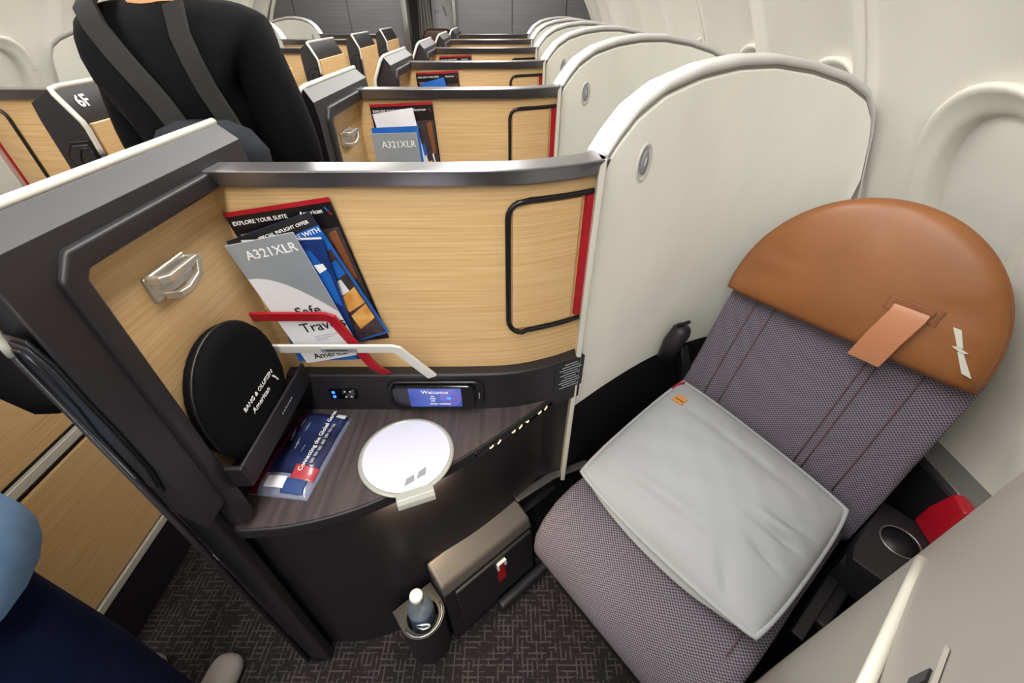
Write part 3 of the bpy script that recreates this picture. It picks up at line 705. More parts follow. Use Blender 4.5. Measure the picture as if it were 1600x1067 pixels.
# plate with a real hole: ring of quads between oval and rectangle
def plate_with_hole(cx, cy, r, x0, x1, y0, y1, z0, z1):
    mb = MB(); n = 32; ci, co = [], []
    for k in range(n):
        a = k / n * 2 * math.pi; c, s = math.cos(a), math.sin(a); ci.append((cx + r * c, cy + r * s))
        tx = ((x1 - cx) if c > 0 else (x0 - cx)) / c if abs(c) > 1e-6 else 1e9; ty = ((y1 - cy) if s > 0 else (y0 - cy)) / s if abs(s) > 1e-6 else 1e9
        t = min(tx, ty); co.append((cx + t * c, cy + t * s))
    mb.loft([[Vector((x, y, z0)) for x, y in co], [Vector((x, y, z1)) for x, y in co], [Vector((x, y, z1)) for x, y in ci], [Vector((x, y, z0)) for x, y in ci], [Vector((x, y, z0)) for x, y in co]], cap=False, smooth=False); return mb
part('arm_top', plate_with_hole(.49, -.565, .036, .37, .575, -.612, -.506, .47, .505), 'charcoal', sc_, bevel=.003)
mb = MB(); mb.lathe([(.036, .50), (.036, .44), (.0, .44)], (.49, -.565, 0)); part('cup_well', mb, 'charcoal', sc_)
mb = MB(); mb.tube([(.49 + .037 * math.cos(k / 24 * 6.2832), -.565 + .037 * math.sin(k / 24 * 6.2832), .506) for k in range(24)], .0025, 6, closed=True); part('cup_ring', mb, 'cap_grey', sc_)
part('arm_body', MB().box((.26, -.555, 0), (.575, -.505, .40)), 'charcoal_dark', sc_, bevel=.006)
part('bin_floor', MB().box((.37, -.60, .40), (.575, -.506, .47)), 'charcoal', sc_)
part('arm_rail', MB().bar([S(.19, .518, .41), S(.37, .518, .41)], (0, 1, 0), .012, .006), 'charcoal', sc_, bevel=.003)
wl = thing('wall_ledge', 'black wall ledge with pale edge under the window beside the seat', 'ledge', (.95, .55, 0))
part('ledge_top', MB().box((.955, .335, .585), (1.024, .86, .605)), 'cap_grey', wl, bevel=.003)
part('ledge_face', MB().loft([[Vector((.945, .335, z)), Vector((AC + xw(z) + .002, .335, z)), Vector((AC + xw(z) + .002, .86, z)), Vector((.945, .86, z))] for z in (0, .1, .2, .3, .4, .5, .59)], smooth=False), 'charcoal', wl)
mb = MB(); mb.loft([[Vector((x, y, z)) for x, y in ((.905, .44), (.9455, .43), (.9455, .50), (.915, .50))] for z in (.504, .56)] + [[Vector((x, y, .62)) for x, y in ((.915, .45), (.947, .43), (.950, .49), (.93, .495))]], smooth=False)
solo('life_vest_pouch', mb, 'red', 'red fabric pouch tucked by the wall ledge next to the cup hole', 'pouch', (.93, .465, .504), bevel=.006)
# near shell fittings
a0, a1 = on_near(.33), on_near(.53); 
RL = [px_(1445, 872, .0)] if False else None
def near_pt(px, py):       # where a pixel ray meets the near shell's outer face
    best = None; r = ray(px, py)
    for i in range(len(ob) - 1):
        p, q_ = ob[i], ob[i + 1]; d = q_ - p; den = r.x * d.y - r.y * d.x
        if abs(den) < 1e-9: continue
        s = (p.x * d.y - p.y * d.x) / den; t = (p.x * r.y - p.y * r.x) / den
        if s > 0 and -.001 <= t <= 1.001 and (best is None or s < best[0]): best = (s, Vector((d.y, -d.x, 0)).normalized() * -1)
    return (Vector((0, 0, CAMZ)) + r * best[0], best[1]) if best else None
ra, rb = near_pt(1440, 875), near_pt(1395, 975)
if ra and rb:
    A_, B_ = ra[0], rb[0]; C_ = B_ + (B_ - A_) * 1.3
    print('RAIL', A_, B_)
    part('silver_rail', MB().tube([A_, A_.lerp(B_, .5), B_, C_], .005, 10), 'trim_silver', nt_)
lc = near_pt(1448, 1050)
if lc:
    c, nrm = lc; T = Vector((-nrm.y, nrm.x, 0)); T = -T if T.x < 0 else T
    part('latch_recess', plate(c, T, (0, 0, 1), rrect(.036, .026, .006), .0012), 'shell_grey', nt_)
    part('latch_recess', plate(c, T * -1, (0, 0, 1), rrect(.036, .026, .006), .0012), 'shell_grey', nt_)
    part('latch_slot', MB().bar([c + T * -.013 + nrm * .0015, c + T * -.004 + nrm * .0015], (0, 0, 1), .010, .0012), 'black_plastic', nt_)

# ------------------------------------------------------------------ pillow
pil = thing('pillow', 'pale grey pillow with orange leather patch leaning on the seat back', 'pillow', O, rz=DA)
NA, NB = 56, 72
def pil_mid(u, v):      # u: 0 front edge .. 1 back edge ; v: 0 console side .. 1 wall side
    pinch = .018
    x_, y_ = 2 * u - 1, 2 * v - 1; u, v = .5 + .5 * x_ * math.sqrt(1 - .15 * y_ * y_ * x_ * x_), .5 + .5 * y_ * math.sqrt(1 - .15 * x_ * x_ * y_ * y_)
    a = .046 + u * (.43 - .02 * v) + pinch * (1 - 2 * u) * (math.sin(math.pi * v)) * -1 * .2
    b = -.004 + v * .484 - .01 * math.sin(math.pi * u) * (1 - 2 * v) * -1
    a += .02 * math.sin(math.pi * v) * (1 if u < .5 else -1) * abs(1 - 2 * u) * .6
    z = .516 + .028 * u ** 1.6 + .052 * (1 - v) * u - .014 * math.sin(math.pi * v) * (1 - u)
    return a, b, z
def pil_th(u, v):
    f = (max(0, 4 * u * (1 - u)) ** .58) * (max(0, 4 * v * (1 - v)) ** .58)
    def cr(uc, vc, ang, ln, wd, am):       # one soft crease
        x, y = (v - vc), (u - uc); c, s_ = math.cos(ang), math.sin(ang); p, q_ = x * c + y * s_, -x * s_ + y * c
        return am * math.exp(-(p / ln) ** 2 - (q_ / wd) ** 2)
    w_ = -cr(.62, .86, .35, .10, .018, .010) - cr(.50, .84, .15, .11, .020, .012) - cr(.36, .86, -.1, .09, .02, .009) + cr(.56, .85, .25, .1, .02, .006) - cr(.10, .80, -.9, .12, .03, .012) - cr(.16, .35, .1, .22, .03, .007) + cr(.22, .4, .1, .25, .04, .005) - cr(.12, .55, .05, .2, .025, .006) - cr(.8, .5, .02, .3, .03, .004)
    w_ += .0012 * math.sin(31 * u + 9 * v) * math.sin(23 * v)
    return .085 * f + w_ * 1.3 * min(1, f * 1.5)
def pil_surf(sgn):
    mb = MB(); vs = []
    for i in range(NA + 1):
        for j in range(NB + 1):
            u, v = i / NA, j / NB; a, b, z = pil_mid(u, v); th = pil_th(u, v)
            k = 1.0 if sgn > 0 else .8
            if sgn < 0: a -= .066 * math.sin(math.pi * min(1, u / .35)) * math.sin(math.pi * v) ** .35
            nx = -.45 * (u ** .6); vs.append(S(a + sgn * th * k * nx, b, max(z + sgn * th * k * .9, .4605 - .0425 * max(0, a - .1) if a < .46 else 0)))
    fs = [(i * (NB + 1) + j, i * (NB + 1) + j + 1, (i + 1) * (NB + 1) + j + 1, (i + 1) * (NB + 1) + j) for i in range(NA) for j in range(NB)]
    return mb.add(vs, fs, True)
part('pillow_front', pil_surf(1), 'pillow', pil); part('pillow_back', pil_surf(-1), 'pillow', pil)
bdr = [(0, j / NB) for j in range(0, NB, 2)] + [(i / NA, 1) for i in range(0, NA, 2)] + [(1, 1 - j / NB) for j in range(0, NB, 2)] + [(1 - i / NA, 0) for i in range(0, NA, 2)]
def pmid(u, v):
    a, b, z = pil_mid(u, v); return S(a, b, max(z, .4605 - .0425 * max(0, a - .1) if a < .46 else 0))
part('pillow_hem', MB().tube([pmid(u, v) for u, v in bdr], .0055, 8, closed=True), 'pillow', pil)
def psurf(u, v, e=0):
    a, b, z = pil_mid(u, v); th = pil_th(u, v); nx = -.45 * (u ** .6); return S(a + (th + e) * nx, b, z + (th + e) * .9)
def ppatch(u0, u1, v0, v1, e0, e1, n=4):
    mb = MB(); lo = []; hi = []
    ringp = [(u0, v0 + (v1 - v0) * k / n) for k in range(n)] + [(u0 + (u1 - u0) * k / n, v1) for k in range(n)] + [(u1, v1 - (v1 - v0) * k / n) for k in range(n)] + [(u1 - (u1 - u0) * k / n, v0) for k in range(n)]
    mb.prism([psurf(u, v, e0) for u, v in ringp], [psurf(u, v, e1) for u, v in ringp]); return mb
pt = part('leather_patch', ppatch(.78, .85, .075, .145, -.002, .003), 'patch', pil)
WORLD[pt] = Vector((0, 0, 0)); c0, c1, c2 = psurf(.805, .083, .0038), psurf(.805, .14, .0038), psurf(.85, .083, .0038)
text('lettering', 'American', .0068, c0, c1 - c0, c2 - c0, 'ink', pt)
part('red_loop', MB().bar([psurf(.99, .02, .004), psurf(.94, .0, .006), psurf(.88, .0, .004)], (0, 0, 1), .004, .002), 'red', pil)
part('red_piping', MB().tube([pmid(u, 0) + Vector((0, .005, -.003)) for u in (.05, .15, .25, .35)], .0025, 6), 'red', pil)

# ------------------------------------------------------------------ things on the console
# round pad
pc = pz(636, 712, ZT); 
pad = thing('charging_pad', 'round white pad with clear rim lying on the dark table', 'pad', (pc.x, pc.y, ZT))
R_ = .098
part('rim', MB().lathe([(R_ - .004, ZT), (R_, ZT + .002), (R_, ZT + .005), (R_ - .008, ZT + .0065), (R_ - .009, ZT + .004)], (pc.x, pc.y, 0), 48), 'pad_rim', pad)
part('disc', MB().lathe([(R_ - .0085, ZT + .002), (R_ - .0085, ZT + .0062), (0.001, ZT + .0066)], (pc.x, pc.y, 0), 48), 'pad_white', pad, smooth=False)
e0 = min(edge, key=lambda p: (p - Vector((pc.x + .05, pc.y - .085))).length); i0 = edge.index(e0); tv = (edge[i0 + 2] - edge[i0 - 2]).normalized(); nv = Vector((tv.y, -tv.x, 0)); T = Vector((tv.x, tv.y, 0)); ec = Vector((e0.x, e0.y, 0))
tv_ = Vector((.35, -.94, 0)).normalized(); T2 = Vector((-tv_.y, tv_.x, 0)); rc = Vector((pc.x, pc.y, 0))
part('clip_tab', MB().bar([rc + tv_ * (R_ - .012) + Vector((0, 0, ZT + .0045)), rc + tv_ * (R_ + .004) + Vector((0, 0, ZT + .0045)), rc + tv_ * (R_ + .010) + Vector((0, 0, ZT - .001)), rc + tv_ * (R_ + .012) + Vector((0, 0, ZT - .012))], T2, .036, .002), 'pad_rim', pad, bevel=.001)
lg = Vector((pc.x + .03, pc.y - .055, ZT + .0066)); xd = T
part('emblem', poly([lg + T * a + Vector((-T.y, T.x, 0)) * b for a, b in ((-.028, -.008), (-.006, -.006), (-.002, .007), (-.018, .006))], (0, 0, 1), .0006), 'grey_ink', pad)
part('emblem', poly([lg + T * a + Vector((-T.y, T.x, 0)) * b for a, b in ((-.001, -.005), (.018, -.004), (.026, .012), (.008, .008))], (0, 0, 1), .0006), 'grey_ink', pad)
# handset in its cradle
hc = Vector((-.170, bandY, .7375)); G_ = 1.2
hs = thing('remote_handset', 'black touchscreen handset showing Welcome in a cradle on the band', 'handset', (hc.x, bandY, .70))
X_, Z_ = Vector((1, 0, 0)), Vector((0, 0, 1))
part('cradle', plate(hc, X_, Z_, rrect(.216, .080, .022), .006), 'black_plastic', hs, bevel=.003)
part('handset_body', plate(hc + Vector((-.004, -.005, .002)), X_, Z_, rrect(.186, .066, .016), .010), 'black_gloss', hs, bevel=.004)
scn = part('screen', plate(hc + Vector((.0, -.0152, .002)), X_, Z_, rrect(.116, .056, .002), .0006), 'screen', hs)
part('screen_margin', plate(hc + Vector((-.0745, -.0152, .002)), X_, Z_, rrect(.034, .056, .002), .0005), 'screen_dark', hs)
part('screen_glow', poly([hc + Vector((.034 + .024 * math.cos(a), -.0158, .002 + .026 * math.sin(a))) for a in [k / 24 * 6.2832 for k in range(24)]], (0, -1, 0), .0002), 'screen_glow', scn)
text('lettering', 'Welcome', .0150, hc + Vector((-.030, -.0162, .0150)), X_, Z_, 'white_ink', scn)
for z, l_ in ((.006, .008), (-.001, .012), (-.008, .009)): part('menu_line', MB().box((hc.x - .006 - l_ / 2, bandY - .0166, hc.z + z), (hc.x - .006 + l_ / 2, bandY - .0160, hc.z + z + .002)), 'white_ink', scn)
part('menu_button', plate(hc + Vector((.03, -.016, .001)), X_, Z_, [(.005 * math.cos(a / 12 * 6.2832), .0035 * math.sin(a / 12 * 6.2832)) for a in range(12)], .0006), 'led_blue', scn)
for x, l_ in ((-.005, .018), (.02, .026)): part('menu_line', MB().box((hc.x + x - l_ / 2, bandY - .0166, hc.z - .018), (hc.x + x + l_ / 2, bandY - .0160, hc.z - .0155)), 'white_ink', scn)
part('side_key', MB().box((hc.x + .096, bandY - .008, hc.z - .008), (hc.x + .098, bandY - .006, hc.z + .008)), 'grey_ink', hs)
# headphone case
hcase = thing('headphone_case', 'black zipped D-shaped headphone case standing in the side pocket', 'case', (-.47, .52, .788))
prof = []
for k in range(40):
    a = -math.pi / 2 + k / 40 * 2 * math.pi
    yy = .5225 + .104 * math.cos(a) * (1.0 if math.sin(a) > -.2 else .96); zz = .90 + (.120 if math.sin(a) > 0 else .1125) * math.copysign(abs(math.sin(a)) ** (.9 if math.sin(a) > 0 else .55), math.sin(a)); prof.append((yy, zz))
def ploop(x, sc, dx=0): return [Vector((x + dx * (z - .9), .5225 + (y - .5225) * sc, .90 + (z - .90) * sc)) for y, z in prof]
tl = -.02
part('case_body', MB().loft([ploop(-.4885, .90, tl), ploop(-.4865, .97, tl), ploop(-.479, 1.0, tl), ploop(-.463, 1.0, tl), ploop(-.4555, .97, tl), ploop(-.4522, .92, tl), ploop(-.4508, .8, tl), ploop(-.4505, .6, tl)]), 'case_fabric', hcase)
part('zip', MB().tube(ploop(-.470, 1.004, tl), .003, 6, closed=True), 'black_plastic', hcase)
fx = lambda y, z: Vector((-.4490 + tl * (z - .9), y, z))
tb = MB()
text('lettering', 'BANG & OLUFSEN', .0125, fx(.480, .884) , (0, 1, .0), (tl, 0, 1), 'white_ink', hcase)
text('lettering', 'American', .0155, fx(.496, .864), (0, 1, .0), (tl, 0, 1), 'white_ink', hcase)
flight_logo(hcase, fx(.582, .870), (0, 1, 0), (tl, 0, 1), .012, ('white_ink', 'white_ink'))
# amenity pouch: clear bag with printed card, lying on the table
k1, k2, k3 = pz(382, 772, ZT + .012), pz(478, 778, ZT + .012), pz(548, 645, ZT + .02)
ax = (k3 - k2).normalized(); wx = (k1 - k2); wx = (wx - ax * wx.dot(ax)).normalized(); Lp = (k3 - k2).length; Wp = .120
pch = thing('amenity_pouch', 'clear sports-print amenity bag with maroon edge lying on the table', 'pouch', (k2 + ax * Lp / 2 + wx * Wp / 2).to_tuple()[:2] + (ZT,))
def pp(u, v, e=0): # u along, v across
    f = (max(0, 4 * u * (1 - u)) ** .4) * (max(0, 4 * v * (1 - v)) ** .5)
    p = k2 + ax * (Lp * u) + wx * (Wp * v); return Vector((p.x, p.y, ZT + .004 + .022 * f + .002 * math.sin(21 * u) * f + e))
def pouch_sheet(u0, u1, v0, v1, th=.0015, e=0, n=12):
    mb = MB(); top = []; fs = []
    for i in range(n + 1):
        for j in range(n + 1): top.append(pp(u0 + (u1 - u0) * i / n, v0 + (v1 - v0) * j / n, e))
    for i in range(n):
        for j in range(n): a = i * (n + 1) + j; fs.append((a, a + 1, a + n + 2, a + n + 1))
    mb.add(top, fs, True); rim = [i * (n + 1) for i in range(n + 1)] + [n * (n + 1) + j for j in range(1, n + 1)] + [i * (n + 1) + n for i in range(n - 1, -1, -1)] + [j for j in range(n - 1, 0, -1)]
    low = [Vector((top[i].x, top[i].y, max(ZT, top[i].z - th - (.02 if e == 0 else 0)))) for i in rim]; m = len(rim)
    mb.add([top[i] for i in rim] + low, [(i, (i + 1) % m, (i + 1) % m + m, i + m) for i in range(m)] + [tuple(range(m, 2 * m))]); return mb
part('bag_film', pouch_sheet(0, 1, 0, 1), 'pouch_clear', pch)
cd = part('printed_card', pouch_sheet(.20, .97, .04, .90, .001, .0012), 'pouch_print', pch)
part('red_print', pouch_sheet(.16, .30, .03, .40, .001, .0018), 'pouch_red', pch); part('maroon_edge', pouch_sheet(.0, .98, .84, 1.0, .001, .0025), 'pouch_maroon', pch)
part('folded_sock', pouch_sheet(.02, .15, .1, .45, .001, .002), 'pouch_blue', pch); part('white_tag', pouch_sheet(.05, .16, .42, .75, .001, .004), 'paper', pch)
part('white_tag', pouch_sheet(.93, .99, .08, .24, .001, .003), 'paper', pch)
def pmat(s, size, u, v, m='white_ink'):
    o0 = pp(u, v, .0050) + Vector((0, 0, .004)); return text('lettering', s, size, o0, (pp(.85, v, 0) - pp(.2, v, 0)), wx, m, cd)
pmat('Connecting the Global Game', .0132, .22, .24)
for i in range(7): part('print_line', MB().bar([pp(.32 + i * .075, .165, .006), pp(.375 + i * .075, .165, .006)], wx, .003, .0005), 'grey_ink', cd)
for i in range(9):
    u, v = .42 + (i * 29 % 40) / 100, .42 + (i * 17 % 35) / 100; a, b = pp(u, v, .004), pp(u + .09, v + .01, .004); part('print_line', MB().bar([a, b], wx, .0006, .0004), 'grey_ink', cd)
# water bottle
bt = thing('water_bottle', 'small clear water bottle with white cap in the low cup holder', 'bottle', (cc.x, cc.y, .12))
part('bottle_body', MB().lathe([(.001, .12), (.026, .12), (.031, .128), (.031, .2), (.029, .21), (.031, .22), (.031, .265), (.027, .29), (.016, .312), (.0135, .318), (.0135, .325)], (cc.x, cc.y, 0)), 'water', bt)
part('label_band', MB().lathe([(.0313, .205), (.0318, .207), (.0318, .262), (.0313, .264)], (cc.x, cc.y, 0)), 'bottle_label', bt)
part('emblem', MB().tube([(cc.x + .030 * math.sin(a) * .55 + .008, cc.y - .0325 + .004 * abs(math.sin(a)), .236 + .014 * math.cos(a)) for a in [k / 16 * 6.2832 for k in range(16)]], .0022, 5, closed=True), 'white_ink', bt)
part('cap', MB().lathe([(.0155, .318), (.0155, .338), (.0145, .341), (.001, .341)], (cc.x, cc.y, 0)), 'white_plastic', bt)

# ------------------------------------------------------------------ literature
def card(name, label, TL, TR, H, skew, th, m, group=None, dY=0, tilt=.0):
    TL, TR = Vector(TL) + Vector((0, dY, 0)), Vector(TR) + Vector((0, dY, 0)); xd = (TR - TL).normalized(); dn = Vector((skew, tilt, -1)); dn = (dn - xd * dn.dot(xd)).normalized(); n = xd.cross(-dn)
    if n.y > 0: n = -n
    W = (TR - TL).length; t = thing(name, label, 'brochure', (TL + TR) / 2 + dn * H, group)
    def at(u, v): return TL + xd * (u * W) + dn * (v * H)
    part('sheet', poly([at(0, 0), at(1, 0), at(1, 1), at(0, 1)], -n, th), m, t)
    def lay(nm, pts, mm, e=.0006): return part(nm, poly([at(u, v) for u, v in pts], n, e), mm, t)
    def txt(s, size, u, v, mm='white_ink', e=.0012, align='LEFT'): return text('lettering', s, size, at(u, v) + n * e, xd, -dn, mm, t, align)
    return t, lay, txt, at, xd, dn, n
def explore(dY, label, group, full=True):
    t, lay, txt, at, xd, dn, n = card('suite_guide', label, *(((-.488, .6905, 1.146), (-.302, .6895, 1.174), .30, .16) if dY == 0 else ((-.452, .689, 1.176), (-.252, .689, 1.184), .30, .09)), .0015, 'card_black', group, dY, .015)
    lay('red_band', [(0, -.004), (1, -.004), (1, .022), (0, .022)], 'red')
    txt('EXPLORE YOUR SUITE', .0100, .035, .075); txt('American', .0105, .68, .075)
    for i in range(2): lay('text_line', [(.05, .13 + i * .03), (.55, .13 + i * .03), (.55, .14 + i * .03), (.05, .14 + i * .03)], 'grey_ink', .0005)
    flight_logo(t, at(.945, .07) + n * .0006, xd, -dn, .009, ('card_blue', 'red'))
    lay('photo', [(.5, .17), (.98, .17), (.98, .97), (.5, .97)], 'card_dim', .0004)
    lay('photo', [(.86, .2), (.94, .18), (.95, .5), (.9, .52)], 'leather_edge', .0006); lay('photo', [(.88, .52), (.905, .5), (.93, .66), (.91, .68)], 'paper', .0008)
    lay('photo', [(.66, .62), (.86, .58), (.88, .86), (.7, .92)], 'card_orange', .0008); lay('photo', [(.62, .42), (.78, .4), (.8, .52), (.66, .55)], 'card_blue', .0008)
    lay('photo', [(.68, .54), (.78, .52), (.8, .62), (.7, .64)], 'paper', .0009)
    return t
explore(0, 'black EXPLORE YOUR SUITE card with red top edge behind the other brochures', 'suite guide cards')
explore(PITCHY, 'black suite guide card with a white form and grey leaflet in front', 'suite guide cards')
explore(2 * PITCHY, 'small black suite guide card with blue leaflet far along the row', 'suite guide cards')
explore(3 * PITCHY, 'tiny dark suite guide card showing above the fourth divider', 'suite guide cards')
t, lay, txt, at, xd, dn, n = card('offer_brochure', 'blue SPECIAL INFLIGHT OFFER brochure behind the grey leaflet', (-.488, .669, 1.106), (-.334, .675, 1.156), .27, .33, .001, 'card_blue', tilt=.04)
lay('dark_band', [(0, 0), (1, 0), (1, .09), (0, .12)], 'charcoal'); txt('SPECIAL INFLIGHT OFFER', .0085, .34, .062); txt('MORE WITH', .0125, .56, .135)
lay('photo', [(.3, .30), (.97, .26), (.97, .985), (.3, .985)], 'card_dim', .0004)
lay('photo', [(.70, .36), (.95, .34), (.95, .45), (.74, .48)], 'card_blue'); lay('photo', [(.72, .49), (.86, .48), (.87, .58), (.74, .6)], 'paper'); lay('photo', [(.7, .62), (.95, .56), (.95, .70), (.7, .74)], 'card_orange'); lay('photo', [(.7, .77), (.95, .71), (.95, .84), (.7, .9)], 'card_orange')
t, lay, txt, at, xd, dn, n = card('magazine', 'dark blue magazine with pale top edge between offer brochure and leaflet', (-.458, .664, 1.108), (-.322, .666, 1.112), .275, .15, .002, 'card_navy', tilt=.03)
lay('page_edge', [(0, -.01), (1, -.012), (1, .0), (0, .008)], 'paper'); lay('swirl', [(.55, .05), (.8, .08), (.95, .25), (.97, .5), (.8, .45), (.6, .2)], 'card_blue'); lay('emblem', [(.78, .18), (.9, .17), (.93, .21), (.82, .24)], 'white_ink', .001)
lay('lower_print', [(.0, .86), (.9, .84), (.9, 1), (0, 1)], 'card_blue', .0007)
txt('and', .018, .10, .98)
def leaflet(dY, label, group, ang=.29):
    t, lay, txt, at, xd, dn, n = card('safety_leaflet', label, (-.481, .6505, 1.106), (-.360, .6525, 1.130), .275, ang, .0015, 'paper', group, dY, .04)
    arc = [(0, .24)] + [(k / 8, .24 - .02 * math.sin(k / 8 * 3) + .36 * (k / 8) ** 1.7) for k in range(1, 9)]
    lay('grey_band', [(0, 0), (1, 0)] + arc[::-1], 'card_grey', .0006); txt('A321XLR', .0235, .95, .115, align='RIGHT')
    txt('Safe', .031, .36, .585, 'charcoal'); txt('Travels', .031, .28, .72, 'charcoal')
    for i in range(3): lay('text_line', [(.4, .77 + i * .018), (.8 - .1 * i, .77 + i * .018), (.8 - .1 * i, .774 + i * .018), (.4, .774 + i * .018)], 'grey_ink', .0005)
    txt('American', .021, .18, .97, 'ink')
leaflet(0, 'grey and white A321XLR Safe Travels leaflet behind the red and white bars', 'safety leaflets')
t, lay, txt, at, xd, dn, n = card('white_form', 'white form card sticking up behind the second grey leaflet', (-.440, .665, 1.154), (-.312, .667, 1.172), .26, .25, .001, 'paper', None, PITCHY)
for v in (.28, .4, .45): lay('text_line', [(.12, v), (.85, v), (.85, v + .008), (.12, v + .008)], 'grey_ink')
t, lay, txt, at, xd, dn, n = card('blue_folder', 'bright blue folder edge behind the second grey leaflet', (-.450, .658, 1.116), (-.300, .66, 1.122), .24, .12, .001, 'card_blue', None, PITCHY)
t, lay, txt, at, xd, dn, n = card('safety_leaflet', 'grey A321XLR leaflet with white swoosh in the second suite', (-.452, .652, 1.100), (-.305, .652, 1.104), .25, .14, .0015, 'paper', 'safety leaflets', PITCHY)
lay('grey_band', [(0, 0), (1, 0), (1, .9), (.85, .72), (.5, .5), (.2, .38), (0, .36)], 'card_grey'); txt('A321XLR', .028, .94, .17, align='RIGHT')
t, lay, txt, at, xd, dn, n = card('blue_leaflet', 'small blue leaflet in front of the black card in the third suite', (-.425, .65, 1.138), (-.317, .655, 1.163), .24, .2, .001, 'card_blue', None, 2 * PITCHY)
for kx in (3, 4):
    t, lay, txt, at, xd, dn, n = card('blue_leaflet', ['blue leaflet beside the grey aisle pod just past the person in black', 'blue leaflet behind the tall middle aisle pod across the aisle'][kx - 3], (2 * AC + .37, .64, 1.15), (2 * AC + .47, .64, 1.13), .26, -.1, .001, 'card_blue', 'leaflets across the aisle', PITCHY * (kx - 1) + .02)
    lay('grey_band', [(0, .4), (1, .4), (1, 1), (0, 1)], 'card_grey')

# ------------------------------------------------------------------ people
def skin_mesh(name, verts, edges, root, m, parent, sub=2):
    me = bpy.data.meshes.new(name); off = WORLD[parent]; me.from_pydata([tuple(Vector(v[:3]) - off) for v in verts], edges, []); me.update()
    o = bpy.data.objects.new(name, me); COL.objects.link(o); o.parent = parent; WORLD[o] = off
    o.modifiers.new('skin', 'SKIN'); sv = me.skin_vertices[0].data
    for i, v in enumerate(verts):
        r = v[3] if isinstance(v[3], tuple) else (v[3], v[3]); sv[i].radius = r; sv[i].use_root = (i == root)
    s = o.modifiers.new('sub', 'SUBSURF'); s.levels = sub; s.render_levels = sub
    o.modifiers['skin'].use_smooth_shade = True
    me.materials.append(MATS[m]); return o
def figure(loc, H, face, arms, label, top_m, leg_m, foot_m, st=1.0, lx=0.0):
    """standing figure; face = unit facing (x,y); arms = two lists of (side, forward, z) points shoulder..hand"""
    x, y = loc; fx_, fy_ = face; rx, ry = fy_, -fx_            # right-hand side
    t = thing('person', label, 'person', (x, y, 0)); k = H / 1.72
    def q(s, f, z, r): return (x + rx * s * k + fx_ * f * k, y + ry * s * k + fy_ * f * k, z * k, (r if isinstance(r, tuple) else (r, r)))
    V = [q(lx * .7, 0, .93, .10), q(lx * .3, .0, 1.08, .095), q(0, -.01, 1.25, .095), q(0, -.0, 1.36, .05), q(0, 0.005, 1.44, .05), q(0, .01, 1.52, .058), q(0, .02, 1.60, .088), q(0, .015, 1.67, .078), q(0, .10, 1.585, .018)]
    E = [(0, 1), (1, 2), (2, 3), (3, 4), (4, 5), (5, 6), (6, 7), (6, 8)]
    hands = []
    for sd, ar in ((1, arms[0]), (-1, arms[1])):
        i = len(V); V.append(q(sd * .125, -.005, 1.335, .04)); E.append((3, i)); rr = [.043, .038, .030, .032]
        for (s, f, z), r in zip(ar, rr): V.append(q(s * sd, f, z, r)); E.append((len(V) - 2, len(V) - 1))
        hnd = len(V) - 1; (s1, f1, z1), (s2, f2, z2) = ar[-2], ar[-1]; d = Vector((s2 - s1, f2 - f1, z2 - z1)).normalized(); side_v = d.cross(Vector((0, 1, 0) if abs(d.y) < .8 else (0, 0, 1))).normalized()
        for fi in range(4):
            o_ = side_v * ((fi - 1.5) * .019); L_ = (.072, .08, .076, .06)[fi]
            p1 = Vector((s2, f2, z2)) + o_ + d * .045; p2 = p1 + d * L_ * .5; p3 = p2 + (d * .7 + Vector((0, .5, -.3)) * .6) * L_ * .5
            for n_, pp_ in enumerate((p1, p2, p3)):
                V.append(q(pp_.x * sd, pp_.y, pp_.z, .0095)); E.append((hnd if n_ == 0 else len(V) - 2, len(V) - 1))
        p1 = Vector((s2, f2, z2)) - side_v * .034 + d * .005; p2 = p1 - side_v * .02 + d * .03
        V.append(q(p1.x * sd, p1.y, p1.z, .011)); E.append((hnd, len(V) - 1)); V.append(q(p2.x * sd, p2.y, p2.z, .010)); E.append((len(V) - 2, len(V) - 1))
    for sd in (1, -1):
        i = len(V); V += [q(lx + sd * .085 * st, 0, .86, .088), q(lx + sd * .095 * st, .01, .50, .062), q(lx + sd * .095 * st, -.01, .12, .042), q(lx + sd * .095 * st, .0, .05, .04), q(lx + sd * .1 * st, .14, .035, .034)]
        E += [(0, i), (i, i + 1), (i + 1, i + 2), (i + 2, i + 3), (i + 3, i + 4)]
    skin_mesh('body', V, E, 0, 'skin', t)
    # clothes
    V2 = [q(lx * .7, 0, .84, (.165, .125)), q(lx * .5, 0, 1.0, (.155, .12)), q(0, -.01, 1.2, (.16, .13)), q(0, -.01, 1.32, (.15, .115)), q(0, -.005, 1.425, (.115, .09))]; E2 = [(0, 1), (1, 2), (2, 3), (3, 4)]
    for sd, ar in ((1, arms[0]), (-1, arms[1])):
        i = len(V2); V2.append(q(sd * .135, -.01, 1.345, .064)); E2.append((3, i)); (s, f, z), (s2, f2, z2) = ar[0], ar[1]
        V2.append(q(s * sd, f, z, .062)); E2.append((i, i + 1)); V2.append(q((s + s2) / 2 * sd, (f + f2) / 2, (z + z2) / 2, .055)); E2.append((i + 1, i + 2))
    skin_mesh('shirt', V2, E2, 1, top_m, t)
    V3 = [q(lx * .8, 0, .93, (.135, .11))]; E3 = []
    for sd in (1, -1):
        i = len(V3); V3 += [q(lx + sd * .09 * st, 0, .80, .098), q(lx + sd * .098 * st, .01, .5, .085 * st), q(lx + sd * .098 * st, 0, .12, .075 * st), q(lx + sd * .098 * st, 0, .07, .074 * st)]; E3 += [(0, i), (i, i + 1), (i + 1, i + 2), (i + 2, i + 3)]
    skin_mesh('trousers', V3, E3, 0, leg_m, t)
